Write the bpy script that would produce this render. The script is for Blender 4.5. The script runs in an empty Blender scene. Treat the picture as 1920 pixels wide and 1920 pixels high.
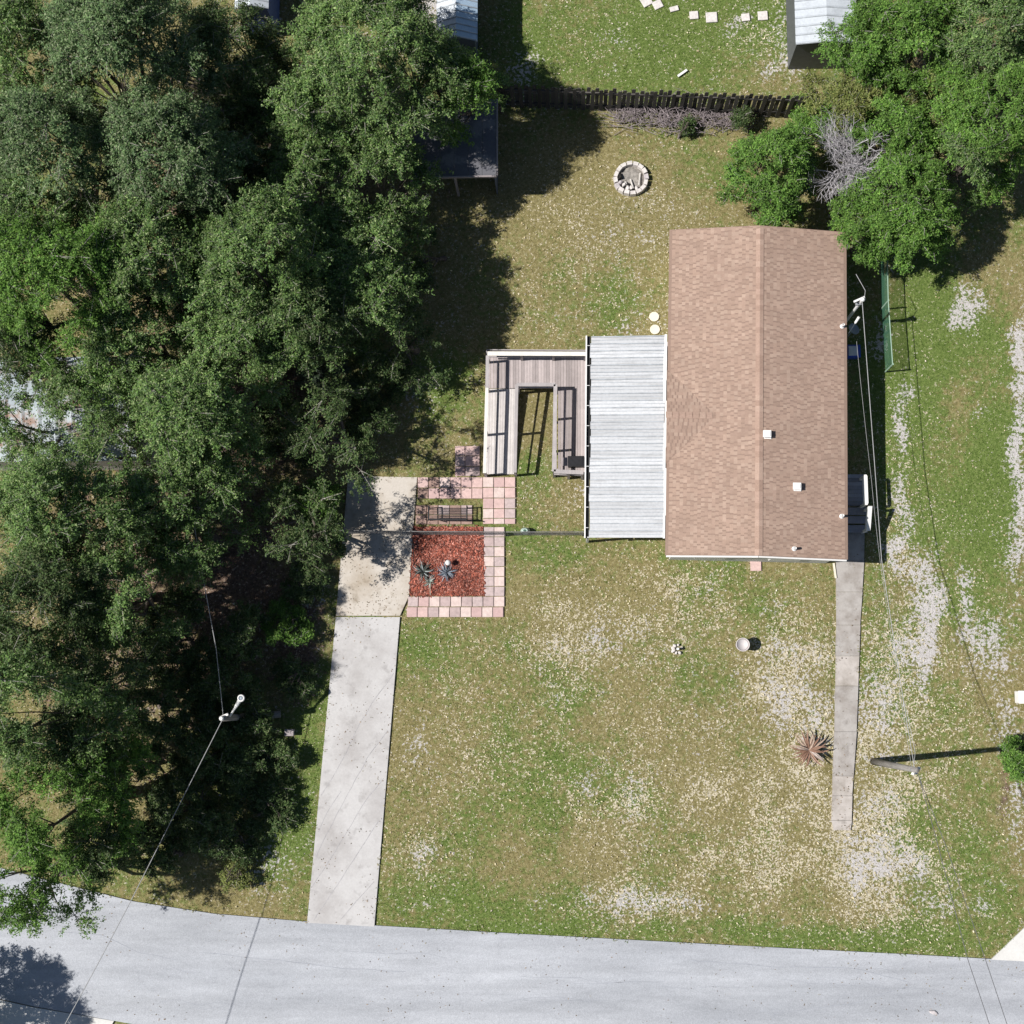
import bpy, math, random
import numpy as np
from mathutils import Vector, Matrix

# ------------------------------------------------------------------ camera, sky, sun
S = bpy.context.scene
COL = S.collection
random.seed(7)
RNG = np.random.default_rng(11)
F, CAMH, NAD = 2500.0, 50.0, (1060.0, 1290.0)      # focal length and nadir on the 1920 px frame, flying height in metres
_d = np.array([NAD[0] - 960, -(NAD[1] - 960), -F]); _d /= np.linalg.norm(_d)
_x = np.array([1.0, 0, 0]); _x -= _x.dot(_d) * _d; _x /= np.linalg.norm(_x)
_z = -_d; _y = np.cross(_z, _x)
ROT = np.array([_x, _y, _z])
cam = bpy.data.cameras.new('camera'); camo = bpy.data.objects.new('camera', cam); COL.objects.link(camo)
cam.sensor_width = 36; cam.lens = 36 * F / 1920; cam.clip_end = 2000; cam.clip_start = 0.5
camo.matrix_world = Matrix([list(ROT[0]) + [0], list(ROT[1]) + [0], list(ROT[2]) + [CAMH], [0, 0, 0, 1]])
S.camera = camo
SUN_EL, SUN_A = math.radians(52), math.radians(4.7)
w = bpy.data.worlds.new('World'); S.world = w; w.use_nodes = True
wn = w.node_tree; bg = wn.nodes['Background']; sk = wn.nodes.new('ShaderNodeTexSky'); sk.sky_type = 'NISHITA'; sk.sun_disc = False
sk.sun_elevation = SUN_EL; sk.sun_rotation = math.radians(265.3); sk.air_density = 1.0; sk.dust_density = 0.6
wn.links.new(sk.outputs[0], bg.inputs[0]); bg.inputs[1].default_value = 0.05
sl = bpy.data.lights.new('sun', 'SUN'); slo = bpy.data.objects.new('sun', sl); COL.objects.link(slo)
sl.energy = 5.0; sl.angle = math.radians(0.53); sl.color = (1.0, 0.965, 0.92)
slo.rotation_euler = Vector((math.cos(SUN_EL) * math.cos(SUN_A), math.cos(SUN_EL) * math.sin(SUN_A), -math.sin(SUN_EL))).to_track_quat('-Z', 'Y').to_euler()
slo.location = (-30, 0, 60)
S.view_settings.view_transform = 'Standard'; S.view_settings.look = 'None'
S.view_settings.exposure = 0.28; S.view_settings.gamma = 1.0; S.view_settings.use_curve_mapping = False

# ------------------------------------------------------------------ helpers
def at(px, py, z=0.0):
    """the place at height z that the survey photo shows at (px, py)"""
    r = ROT @ np.array([(px - 960) / F, -(py - 960) / F, -1.0]); t = (z - CAMH) / r[2]
    return Vector((t * r[0], t * r[1], z))
def to_px(x, y, z=0.0):
    q = ROT.T @ np.stack([x, y, np.zeros_like(x) + z - CAMH])
    return 960 + F * q[0] / -q[2], 960 - F * q[1] / -q[2]

def _hash(ix, iy, seed):
    h = (ix.astype(np.int64) * 374761393 + iy.astype(np.int64) * 668265263 + seed * 1442695041) & 0xffffffff
    h = ((h ^ (h >> 13)) * 1274126177) & 0xffffffff
    return ((h ^ (h >> 16)) & 0xffff) / 65535.0
def vnoise(x, y, s, seed=0):
    x = x / s; y = y / s; ix = np.floor(x); iy = np.floor(y); fx = x - ix; fy = y - iy
    fx = fx * fx * (3 - 2 * fx); fy = fy * fy * (3 - 2 * fy)
    a = _hash(ix, iy, seed); b = _hash(ix + 1, iy, seed); c = _hash(ix, iy + 1, seed); d = _hash(ix + 1, iy + 1, seed)
    return (a * (1 - fx) + b * fx) * (1 - fy) + (c * (1 - fx) + d * fx) * fy
def fbm(x, y, s, seed=0, o=3):
    t = 0; a = 1; n = 0
    for i in range(o):
        c_, s_ = math.cos(.6 + 1.1 * i), math.sin(.6 + 1.1 * i)
        t = t + a * vnoise(x * c_ - y * s_ + 7.3 * i, x * s_ + y * c_, s / 2 ** i, seed + i * 17); n += a; a *= .5
    return t / n
def in_poly(x, y, poly):
    r = np.zeros(x.shape, bool); n = len(poly)
    for i in range(n):
        x0, y0 = poly[i][:2]; x1, y1 = poly[(i + 1) % n][:2]
        c = ((y0 > y) != (y1 > y)) & (x < (x1 - x0) * (y - y0) / ((y1 - y0) + 1e-12) + x0)
        r ^= c
    return r

ORG = {}
def tag(o, label=None, cat=None, group=None, kind=None):
    if label: o['label'] = label
    if cat: o['category'] = cat
    if group: o['group'] = group
    if kind: o['kind'] = kind
    return o
def thing(name, loc, label, cat, group=None, kind=None):
    o = bpy.data.objects.new(name, None); COL.objects.link(o); o.location = loc; o.empty_display_size = .2
    ORG[o.name] = Vector(loc); return tag(o, label, cat, group, kind)
def link(name, me, parent=None, loc=(0, 0, 0), rot=None):
    o = bpy.data.objects.new(name, me); COL.objects.link(o)
    if parent is not None:
        o.parent = parent; ORG[o.name] = ORG[parent.name]; o.location = Vector(loc)
    else:
        ORG[o.name] = Vector(loc); o.location = loc
    if rot: o.rotation_euler = rot
    return o

class MB:
    def __init__(s): s.v = []; s.f = []
    def add(s, vs, fs):
        b = len(s.v); s.v += [tuple(p) for p in vs]; s.f += [tuple(b + i for i in f) for f in fs]; return s
    def hexa(s, p):
        return s.add(p, [(3, 2, 1, 0), (4, 5, 6, 7), (0, 1, 5, 4), (1, 2, 6, 5), (2, 3, 7, 6), (3, 0, 4, 7)])
    def obox(s, c, a, b, h):
        c = Vector(c); a = Vector(a); b = Vector(b); h = Vector(h)
        return s.hexa([c - a - b - h, c + a - b - h, c + a + b - h, c - a + b - h, c - a - b + h, c + a - b + h, c + a + b + h, c - a + b + h])
    def box(s, c, size, rz=0.0):
        cs, sn = math.cos(rz), math.sin(rz)
        return s.obox(c, (cs * size[0] / 2, sn * size[0] / 2, 0), (-sn * size[1] / 2, cs * size[1] / 2, 0), (0, 0, size[2] / 2))
    def beam(s, p0, p1, wd, ht):
        p0 = Vector(p0); p1 = Vector(p1); d = p1 - p0; L = d.length; d.normalize()
        side = d.cross(Vector((0, 0, 1)))
        if side.length < 1e-4: side = Vector((1, 0, 0))
        side.normalize(); up = side.cross(d)
        return s.obox((p0 + p1) / 2, d * L / 2, side * wd / 2, up * ht / 2)
    def prism(s, poly, z0, z1):
        n = len(poly)
        vs = [(p[0], p[1], z0) for p in poly] + [(p[0], p[1], z1) for p in poly]
        ar = sum(poly[i][0] * poly[(i + 1) % n][1] - poly[(i + 1) % n][0] * poly[i][1] for i in range(n))
        top = tuple(range(n, 2 * n)); fs = [top if ar > 0 else top[::-1]]
        for i in range(n):
            j = (i + 1) % n; q = (i, j, n + j, n + i); fs.append(q if ar > 0 else q[::-1])
        return s.add(vs, fs)
    def tube(s, pts, radii, n=6, cap=True):
        pts = [Vector(p) for p in pts]
        if not hasattr(radii, '__len__'): radii = [radii] * len(pts)
        b = len(s.v); ref = Vector((.3, .2, 1)).normalized()
        for i, p in enumerate(pts):
            d = (pts[min(i + 1, len(pts) - 1)] - pts[max(i - 1, 0)]).normalized()
            u = d.cross(ref)
            if u.length < 1e-3: u = d.cross(Vector((1, 0, 0)))
            u.normalize(); v2 = d.cross(u)
            for k in range(n):
                a = 2 * math.pi * k / n; s.v.append(tuple(p + (u * math.cos(a) + v2 * math.sin(a)) * radii[i]))
        for i in range(len(pts) - 1):
            for k in range(n):
                k2 = (k + 1) % n; s.f.append((b + i * n + k, b + (i + 1) * n + k, b + (i + 1) * n + k2, b + i * n + k2))
        if cap:
            s.f.append(tuple(b + k for k in range(n))); s.f.append(tuple(b + (len(pts) - 1) * n + k for k in range(n))[::-1])
        return s
    def lathe(s, prof, c, n=20, sx=1.0, rz=0.0):
        b = len(s.v)
        for r, z in prof:
            for k in range(n):
                a = 2 * math.pi * k / n; x, y = r * math.cos(a) * sx, r * math.sin(a)
                s.v.append((c[0] + x * math.cos(rz) - y * math.sin(rz), c[1] + x * math.sin(rz) + y * math.cos(rz), c[2] + z))
        for i in range(len(prof) - 1):
            for k in range(n):
                k2 = (k + 1) % n; s.f.append((b + i * n + k, b + i * n + k2, b + (i + 1) * n + k2, b + (i + 1) * n + k))
        if prof[0][0] > 1e-4: s.f.append(tuple(b + k for k in range(n))[::-1])
        if prof[-1][0] > 1e-4: s.f.append(tuple(b + (len(prof) - 1) * n + k for k in range(n)))
        return s
    def mesh(s, name, mat, off=(0, 0, 0), smooth=False):
        me = bpy.data.meshes.new(name); o = Vector(off)
        me.from_pydata([(p[0] - o.x, p[1] - o.y, p[2] - o.z) for p in s.v], [], s.f); me.update()
        if mat: me.materials.append(mat)
        if smooth:
            me.polygons.foreach_set('use_smooth', [True] * len(me.polygons))
        return me
    def build(s, name, mat, parent=None, loc=None, smooth=False):
        if parent is not None: off = ORG[parent.name]; return link(name, s.mesh(name, mat, off, smooth), parent)
        if loc is None:
            a = np.array(s.v); loc = ((a[:, 0].min() + a[:, 0].max()) / 2, (a[:, 1].min() + a[:, 1].max()) / 2, a[:, 2].min())
        return link(name, s.mesh(name, mat, loc, smooth), None, loc)

def np_mesh(name, verts, faces_flat, nside, mat, attrs=None, smooth=False):
    me = bpy.data.meshes.new(name); nv = len(verts); nf = len(faces_flat) // nside
    me.vertices.add(nv); me.vertices.foreach_set('co', verts.astype(np.float32).ravel())
    me.loops.add(len(faces_flat)); me.loops.foreach_set('vertex_index', faces_flat.astype(np.int32))
    me.polygons.add(nf); me.polygons.foreach_set('loop_start', np.arange(0, nf * nside, nside, dtype=np.int32))
    me.update(calc_edges=True)
    me.polygons.foreach_set('use_smooth', np.full(nf, bool(smooth)))
    for k, v in (attrs or {}).items():
        if v.ndim == 1:
            a = me.attributes.new(k, 'FLOAT', 'POINT'); a.data.foreach_set('value', v.astype(np.float32))
        else:
            a = me.attributes.new(k, 'FLOAT_COLOR', 'POINT')
            if v.shape[1] == 3: v = np.concatenate([v, np.ones((len(v), 1))], 1)
            a.data.foreach_set('color', v.astype(np.float32).ravel())
    me.materials.append(mat); return me

# ------------------------------------------------------------------ materials
class NT:
    def __init__(s, name):
        s.m = bpy.data.materials.new(name); s.m.use_nodes = True; s.t = s.m.node_tree
        s.b = s.t.nodes['Principled BSDF']; s.out = s.t.nodes['Material Output']
        s.geo = None
    def n(s, typ, **kw):
        q = s.t.nodes.new(typ)
        for k, v in kw.items(): setattr(q, k, v)
        return q
    def l(s, a, b): s.t.links.new(a, b)
    def pos(s):
        if not s.geo: s.geo = s.n('ShaderNodeNewGeometry')
        return s.geo.outputs['Position']
    def objpos(s): return s.n('ShaderNodeTexCoord').outputs['Object']
    def noise(s, scale, detail=3, rough=.55, vec=None, stretch=None):
        q = s.n('ShaderNodeTexNoise'); q.inputs['Scale'].default_value = scale; q.inputs['Detail'].default_value = detail; q.inputs['Roughness'].default_value = rough
        v = vec or s.pos()
        if stretch:
            mp = s.n('ShaderNodeMapping'); mp.inputs['Scale'].default_value = stretch; s.l(v, mp.inputs[0]); v = mp.outputs[0]
        s.l(v, q.inputs['Vector']); return q.outputs['Fac']
    def ramp(s, fac, stops):
        q = s.n('ShaderNodeValToRGB'); e = q.color_ramp.elements
        while len(e) < len(stops): e.new(.5)
        for i, (p, c) in enumerate(stops):
            e[i].position = p; e[i].color = (c, c, c, 1) if isinstance(c, (int, float)) else (*c, 1)
        s.l(fac, q.inputs[0]); return q.outputs['Color']
    def mix(s, a, b, fac, mode='MIX'):
        q = s.n('ShaderNodeMix', data_type='RGBA', blend_type=mode)
        for v, i in ((fac, 0), (a, 6), (b, 7)):
            if isinstance(v, (int, float)): q.inputs[i].default_value = v if i == 0 else (v, v, v, 1)
            elif isinstance(v, tuple): q.inputs[i].default_value = (*v, 1)
            else: s.l(v, q.inputs[i])
        return q.outputs[2]
    def math(s, op, a, b=0.0, clamp=False):
        q = s.n('ShaderNodeMath', operation=op, use_clamp=clamp)
        for v, i in ((a, 0), (b, 1)):
            if isinstance(v, (int, float)): q.inputs[i].default_value = v
            else: s.l(v, q.inputs[i])
        return q.outputs[0]
    def bump(s, h, strength=.4, dist=.02):
        q = s.n('ShaderNodeBump'); q.inputs['Strength'].default_value = strength; q.inputs['Distance'].default_value = dist
        s.l(h, q.inputs['Height']); s.l(q.outputs[0], s.b.inputs['Normal'])
    def attr(s, name, out='Color'):
        return s.n('ShaderNodeAttribute', attribute_name=name).outputs[out]
    def fin(s, col=None, rough=.8, metal=0.0, spec=.3):
        if col is not None:
            if isinstance(col, tuple): s.b.inputs['Base Color'].default_value = (*col, 1)
            else: s.l(col, s.b.inputs['Base Color'])
        s.b.inputs['Roughness'].default_value = rough; s.b.inputs['Metallic'].default_value = metal
        s.b.inputs['Specular IOR Level'].default_value = spec
        return s.m

def basic(name, c, rough=.7, var=.15, scale=6.0, metal=0.0, bump=.0, spec=.3, stretch=None):
    t = NT(name); n1 = t.noise(scale, 4, .6, stretch=stretch)
    lo = tuple(x * (1 - var) for x in c); hi = tuple(min(1, x * (1 + var)) for x in c)
    col = t.ramp(n1, [(.3, lo), (.7, hi)])
    if bump: t.bump(n1, bump, .01)
    return t.fin(col, rough, metal, spec)

M = {}
# concrete
def concrete(name, base, stain, amt, s1=.7):
    t = NT(name); a = t.noise(s1, 5, .6); b = t.noise(14, 3, .6); c = t.noise(2.2, 4, .65)
    col = t.mix(base, stain, t.math('MULTIPLY', t.ramp(a, [(.42, 0.0), (.68, 1.0)]), amt))
    col = t.mix(col, tuple(x * .72 for x in stain), t.math('MULTIPLY', t.ramp(c, [(.56, 0.0), (.75, 1.0)]), amt * .8))
    col = t.mix(col, t.ramp(b, [(.3, .72), (.7, 1.0)]), .35, 'MULTIPLY'); t.bump(b, .25, .006)
    return t.fin(col, .9, spec=.2)
M['drive'] = concrete('pale_concrete', (.52, .508, .50), (.36, .34, .33), .8, .6)
M['pad'] = concrete('stained_concrete', (.54, .495, .44), (.38, .32, .25), 1.0, .55)
M['walk'] = concrete('worn_concrete', (.40, .375, .35), (.28, .25, .225), 1.0, 1.8)
M['walkpale'] = concrete('pale_walk_concrete', (.48, .44, .405), (.33, .295, .26), 1.0, 1.8)
M['apron'] = concrete('white_apron_concrete', (.66, .65, .62), (.50, .48, .45), .5, .5)
def asphalt():
    t = NT('bleached_asphalt'); a = t.noise(.35, 4, .6, stretch=(.35, 1.6, 1)); b = t.noise(60, 2, .6); c = t.noise(1.6, 5, .65, stretch=(.3, 1.6, 1))
    col = t.ramp(a, [(.3, (.385, .40, .43)), (.7, (.485, .50, .53))])
    col = t.mix(col, t.ramp(c, [(.35, .80), (.65, 1.05)]), .6, 'MULTIPLY')
    # fine craze cracks
    v = t.n('ShaderNodeTexVoronoi', feature='DISTANCE_TO_EDGE'); v.inputs['Scale'].default_value = .55
    mp = t.n('ShaderNodeMapping'); mp.inputs['Scale'].default_value = (.35, 1.3, 1)
    d = t.n('ShaderNodeTexNoise'); d.inputs['Scale'].default_value = 1.2; d.inputs['Detail'].default_value = 5; t.l(t.pos(), d.inputs['Vector'])
    ad = t.n('ShaderNodeVectorMath', operation='ADD'); sc = t.n('ShaderNodeVectorMath', operation='SCALE'); sc.inputs['Scale'].default_value = .9
    t.l(d.outputs['Color'], sc.inputs[0]); t.l(t.pos(), ad.inputs[0]); t.l(sc.outputs[0], ad.inputs[1]); t.l(ad.outputs[0], mp.inputs[0]); t.l(mp.outputs[0], v.inputs['Vector'])
    col = t.mix(col, (.25, .26, .29), t.math('MULTIPLY', t.ramp(v.outputs['Distance'], [(.0, 1.0), (.012, 0.0)]), .16))
    g2 = t.noise(22, 3, .7); col = t.mix(col, t.ramp(g2, [(.3, .82), (.7, 1.12)]), .8, 'MULTIPLY'); wp = t.noise(1.0, 3, .6, stretch=(.03, 1.1, 1)); col = t.mix(col, t.ramp(wp, [(.4, .86), (.6, 1.04)]), .7, 'MULTIPLY')
    col = t.mix(col, t.ramp(b, [(.3, .6), (.7, 1.2)]), .7, 'MULTIPLY'); t.bump(b, .4, .008)
    return t.fin(col, .92, spec=.2)
M['road'] = asphalt()
M['roadcrack'] = basic('road_crack', (.30, .315, .35), .95, .2, 5)
M['crack'] = basic('crack_line', (.36, .35, .36), .95, .2, 5)  # grey for the overhead wire shadows painted on the driveway
def ground_mat():
    t = NT('sandy_lawn'); mk = t.attr('mask'); sep = t.n('ShaderNodeSeparateColor'); t.l(mk, sep.inputs[0])
    sand, green, brown = sep.outputs[0], sep.outputs[1], sep.outputs[2]
    n1 = t.noise(1.1, 5, .65); n2 = t.noise(9, 4, .7); n3 = t.noise(30, 3, .7); n4 = t.noise(4.0, 4, .6)
    dry = t.ramp(n2, [(.28, (.150, .130, .052)), (.5, (.255, .220, .098)), (.74, (.40, .345, .19))])
    grn = t.ramp(n2, [(.28, (.082, .130, .026)), (.5, (.140, .195, .050)), (.75, (.26, .30, .11))])
    gf = t.math('ADD', t.math('MULTIPLY', t.math('SUBTRACT', n4, .5), 1.5), green, True)
    gf2 = t.ramp(gf, [(.2, 0.0), (.62, 1.0)])
    col = t.mix(dry, grn, gf2)
    lit = t.ramp(n2, [(.3, (.10, .068, .050)), (.55, (.21, .145, .11)), (.75, (.33, .25, .205))])
    bf = t.ramp(t.math('ADD', t.math('MULTIPLY', t.math('SUBTRACT', n4, .5), 1.2), brown), [(.35, 0.0), (.65, 1.0)])
    col = t.mix(col, lit, bf)
    sd = t.ramp(n3, [(.3, (.44, .41, .39)), (.7, (.66, .63, .61))])
    sf = t.math('ADD', t.math('MULTIPLY', t.math('SUBTRACT', n2, .5), 3.4), t.math('MULTIPLY', t.math('SUBTRACT', n1, .5), .9))
    sf = t.ramp(t.math('ADD', sf, sand), [(.56, 0.0), (.68, 1.0)])
    n5 = t.noise(15, 2, .5); n6 = t.noise(5, 3, .6)
    ff = t.math('ADD', t.math('MULTIPLY', t.math('SUBTRACT', n5, .5), 2.6), t.math('MULTIPLY', t.math('SUBTRACT', n6, .5), 1.2))
    ff = t.ramp(t.math('ADD', ff, t.math('MULTIPLY', t.attr('fleck', 'Fac'), .46)), [(.50, 0.0), (.58, 1.0)])
    col = t.mix(col, t.ramp(n3, [(.3, (.46, .40, .27)), (.7, (.70, .63, .49))]), ff)
    col = t.mix(col, sd, sf)
    col = t.mix(col, t.ramp(n3, [(.3, .62), (.7, 1.12)]), .7, 'MULTIPLY')
    hb = t.math('ADD', n3, t.math('MULTIPLY', n2, 1.2)); t.bump(hb, .7, .05)
    return t.fin(col, .95, spec=.1)
M['ground'] = ground_mat()
def attr_mat(name, rough=.9, trans=0.0, spec=.2):
    t = NT(name); c = t.attr('tint')
    t.fin(c, rough, spec=spec)
    if trans:
        tr = t.n('ShaderNodeBsdfTranslucent'); t.l(c, tr.inputs[0]); mx = t.n('ShaderNodeMixShader'); mx.inputs[0].default_value = trans
        t.l(t.b.outputs[0], mx.inputs[1]); t.l(tr.outputs[0], mx.inputs[2]); t.l(mx.outputs[0], t.out.inputs[0])
    return t.m
M['blade'] = attr_mat('grass_blade', .85, .25)
M['chip'] = attr_mat('loose_chip', .9)
M['leaf'] = attr_mat('oak_leaf', .6, .22, .18)
M['leafgloss'] = attr_mat('glossy_leaf', .42, .22, .45)
M['bark'] = basic('grey_brown_bark', (.115, .095, .08), .95, .4, 9, bump=.6)
M['dead'] = basic('dead_grey_wood', (.42, .40, .415), .9, .25, 12, bump=.3)
M['twig'] = basic('pale_twig', (.24, .23, .20), .9, .3, 12)
M['mulch'] = basic('red_mulch', (.28, .08, .055), .95, .35, 30, bump=.5)
def wood(name, c, v=.25):
    t = NT(name); o = t.n('ShaderNodeObjectInfo'); n1 = t.noise(3, 4, .6); n2 = t.noise(40, 3, .6, stretch=(1, .12, 1))
    lo = tuple(x * (1 - v) for x in c); hi = tuple(x * (1 + v) for x in c)
    col = t.ramp(o.outputs['Random'], [(0, lo), (1, hi)])
    col = t.mix(col, t.ramp(n2, [(.3, .75), (.7, 1.05)]), .6, 'MULTIPLY'); col = t.mix(col, t.ramp(n1, [(.35, .8), (.65, 1.05)]), .5, 'MULTIPLY')
    t.bump(n2, .3, .004); return t.fin(col, .85)
M['deck'] = wood('weathered_grey_deck', (.42, .365, .355))
M['ramp'] = wood('sunbleached_ramp_board', (.58, .54, .52), .10)
M['railpale'] = wood('cream_rail_cap', (.78, .74, .66), .05)
M['railgrey'] = wood('grey_rail_wood', (.42, .385, .38), .1)
M['stair'] = wood('stair_board', (.30, .30, .34))
M['picket'] = wood('dark_weathered_picket', (.085, .078, .072), .35)
M['white'] = basic('white_paint', (.74, .73, .71), .5, .05, 5)
M['cream'] = basic('cream_trim', (.70, .64, .52), .6, .08, 5)
M['wall'] = basic('pale_siding', (.66, .65, .62), .7, .06, 3)
M['black'] = basic('black_plastic', (.015, .015, .018), .5, .3, 9)
M['blackmetal'] = basic('black_iron', (.02, .02, .022), .45, .3, 9)
M['galv'] = basic('galvanised_steel', (.36, .37, .38), .45, .15, 9, .5)
M['greenvinyl'] = basic('green_coated_wire', (.05, .13, .08), .6, .2, 9)
M['greenrail'] = basic('pale_green_rail', (.30, .42, .33), .5, .1, 9)
M['blue'] = basic('blue_plastic', (.05, .10, .45), .45, .1, 5)
M['bluewall'] = basic('blue_wall', (.10, .14, .32), .6, .1, 4)
M['dish'] = basic('grey_dish', (.28, .32, .36), .5, .1, 5)
M['stone'] = basic('pale_stone', (.60, .56, .53), .9, .18, 12, bump=.5)
M['greystone'] = basic('grey_stone', (.50, .46, .46), .9, .22, 12, bump=.5)
M['ash'] = basic('grey_ash', (.26, .24, .215), .95, .45, 9, bump=.5)
M['log'] = basic('pale_log', (.55, .52, .48), .9, .2, 14)
M['char'] = basic('charred_log', (.02, .018, .016), .9, .3, 14)
M['pole'] = basic('grey_pole_wood', (.23, .215, .20), .9, .3, 14, stretch=(1, 1, .1), bump=.4)
M['wire'] = basic('cable_sheath', (.34, .34, .34), .6, .1, 4)
M['darkwire'] = basic('dark_cable', (.10, .10, .105), .6, .1, 4)
M['vase'] = basic('pale_green_glaze', (.45, .56, .50), .3, .15, 9)
M['tub'] = basic('grey_tub', (.30, .265, .265), .7, .12, 9)
M['tubrim'] = basic('pale_tub_rim', (.56, .52, .51), .6, .06, 9)
M['shadowgap'] = basic('gutter_inside', (.02, .02, .02), .8, .2, 9)
def shed_roof(name, base, rust, amt, sc=1.2, stretch=None):
    t = NT(name); a = t.noise(sc, 5, .65, stretch=stretch); b = t.noise(12, 3, .6)
    col = t.mix(base, rust, t.math('MULTIPLY', t.ramp(a, [(.52, 0.0), (.62, 1.0)]), amt))
    col = t.mix(col, t.ramp(b, [(.3, .75), (.7, 1.05)]), .5, 'MULTIPLY'); return t.fin(col, .5, .0, .4)
M['awning'] = shed_roof('weathered_white_metal', (.56, .585, .62), (.40, .41, .42), .55, .9)
M['whitemetal'] = shed_roof('white_metal_roof', (.52, .555, .59), (.40, .43, .46), .5)
M['bluemetal'] = shed_roof('pale_blue_metal_roof', (.42, .55, .68), (.35, .45, .58), .4)
M['rustmetal'] = shed_roof('rusty_white_metal_roof', (.38, .43, .46), (.24, .11, .05), .9, .8)
M['darkroof'] = shed_roof('dark_rolled_roofing', (.12, .12, .135), (.26, .25, .245), .6, 1.4)
M['ribwall'] = basic('dark_ribbed_wall', (.10, .105, .115), .5, .15, 6)
M['bluegreywall'] = basic('blue_grey_wall', (.11, .13, .18), .6, .1, 5)
def shingle(name, c, v):
    t = NT(name); a = t.noise(1.3, 4, .6); b = t.noise(70, 2, .6); st = t.noise(.5, 4, .6)
    col = t.mix(t.attr('tint'), t.ramp(a, [(.3, .86), (.7, 1.06)]), .8, 'MULTIPLY'); col = t.mix(col, t.ramp(b, [(.25, .7), (.75, 1.15)]), .8, 'MULTIPLY')
    t.bump(b, .3, .004); return t.fin(col, .95, spec=.1)
M['shingle'] = shingle('tan_shingle_grit', None, None)
M['roofbase'] = basic('brown_shingle_base', (.265, .185, .145), .95, .15, 40)
PAV = [basic('pink_paver', (.56, .40, .37), .9, .14, 9, bump=.2), basic('rose_paver', (.50, .35, .33), .9, .1, 9, bump=.2),
       basic('mauve_grey_paver', (.43, .335, .32), .9, .16, 7, bump=.3), basic('cream_paver', (.60, .48, .44), .9, .14, 9, bump=.2),
       basic('faded_mauve_paver', (.46, .37, .355), .9, .16, 9, bump=.2), basic('mossy_rose_paver', (.31, .21, .175), .9, .25, 7, bump=.2)]

# ------------------------------------------------------------------ outlines of the hard surfaces
def W(pts, z=0.0): return [at(x, y, z) for x, y in pts]
ROAD = W([(-900, 1480), (-300, 1560), (-60, 1612), (105, 1654), (250, 1690), (400, 1713), (576, 1728), (702, 1735), (960, 1750), (1200, 1763), (1500, 1779), (1700, 1789),
          (1860, 1798), (1925, 1802), (2600, 1838), (4000, 1905), (4000, 2190), (2600, 2105), (1500, 2040), (900, 2010), (500, 1966), (260, 1922), (60, 1886), (-300, 1805), (-900, 1690)])
DRIVE = W([(630, 1157), (750, 1157), (702, 1737), (576, 1730)])
PAD = W([(653, 893), (782, 895), (779, 940), (775, 987), (771, 1050), (767, 1117), (750, 1154.5), (630, 1154.5)])
MULCH = W([(776, 988), (905, 988), (907, 1050), (908, 1117), (769, 1117), (773, 1050)])
APRON_R = W([(1858, 1799), (1925, 1735), (2100, 1560), (2300, 1560), (2300, 1822)])
APRON_L = W([(-300, 1808), (60, 1888), (214, 1914), (196, 1945), (120, 2100), (-300, 2100)])
WALK = W([(1588, 985), (1621, 985), (1620, 1050), (1612, 1180), (1607, 1330), (1602, 1450), (1597, 1556), (1559, 1556), (1561, 1450), (1566, 1330), (1566, 1180), (1567, 1050)])
HARD = [ROAD, DRIVE, PAD, MULCH, APRON_R, APRON_L, WALK]

# ------------------------------------------------------------------ ground colour map (sand, green, brown), laid out over the plot
SAND = [(1815, 580, 20, 34, 1.6), (1800, 610, 22, 16, .7), (1745, 1180, 13, 80, 2.4), (1708, 1225, 30, 36, 1.2), (1815, 1165, 12, 66, 1.8), (1858, 1240, 26, 30, .7),
        (1690, 790, 8, 38, 1.2), (1692, 900, 9, 90, .8), (1690, 990, 13, 46, 1.1), (1720, 1060, 36, 40, .4), (1915, 670, 12, 50, 1.6), (1912, 860, 12, 180, 1.3), (1908, 1020, 18, 40, .6),
        (1604, 1640, 12, 22, 1.6), (1590, 1620, 14, 14, .6), (1640, 1612, 16, 10, 1.0), (1730, 1120, 22, 40, .7), (1850, 1200, 12, 40, .9), (1648, 1325, 46, 34, .45), (1650, 1480, 46, 150, .34), (1640, 1580, 44, 60, .36), (1705, 1590, 16, 26, .6), (1740, 1700, 60, 26, .3), (1730, 1620, 12, 30, .7),
        (1850, 1690, 14, 16, .5), (1880, 1345, 24, 50, .5), (1910, 1520, 14, 70, .7), (1470, 1285, 58, 80, .34), (1500, 1340, 46, 50, .30), (1450, 1180, 40, 30, .22),
        (1180, 1690, 74, 28, .42), (1150, 1700, 30, 16, .2), (1110, 1465, 24, 30, .42), (1190, 1500, 24, 40, .34), (1160, 1430, 40, 30, .3), (1075, 1215, 50, 22, .32), (1150, 1180, 80, 30, .24),
        (1320, 1110, 42, 26, .34), (795, 1600, 22, 16, .7), (800, 1640, 24, 12, .4), (785, 1400, 18, 40, .34), (1300, 1700, 50, 14, .28), (1090, 925, 22, 26, .34), (870, 845, 22, 18, .4), (790, 755, 30, 24, .35),
        (1160, 420, 120, 60, .10), (1190, 600, 46, 26, .30), (1165, 75, 20, 14, .5), (985, 120, 26, 26, .4), (1380, 45, 22, 22, .6), (1475, 100, 22, 60, .4), (1440, 60, 40, 60, .22), (1500, 130, 34, 20, .4), (775, 20, 50, 46, 1.2), (800, 90, 14, 30, .7),
        (1657, 655, 10, 32, .8), (1657, 500, 9, 20, .5), (1825, 780, 11, 9, .6), (560, 1180, 22, 26, .5), (590, 1100, 16, 24, .6), (380, 1450, 16, 12, .9), (500, 1640, 40, 30, .4), (1900, 1160, 20, 14, .5), (1350, 1050, 16, 12, .25)]
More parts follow.
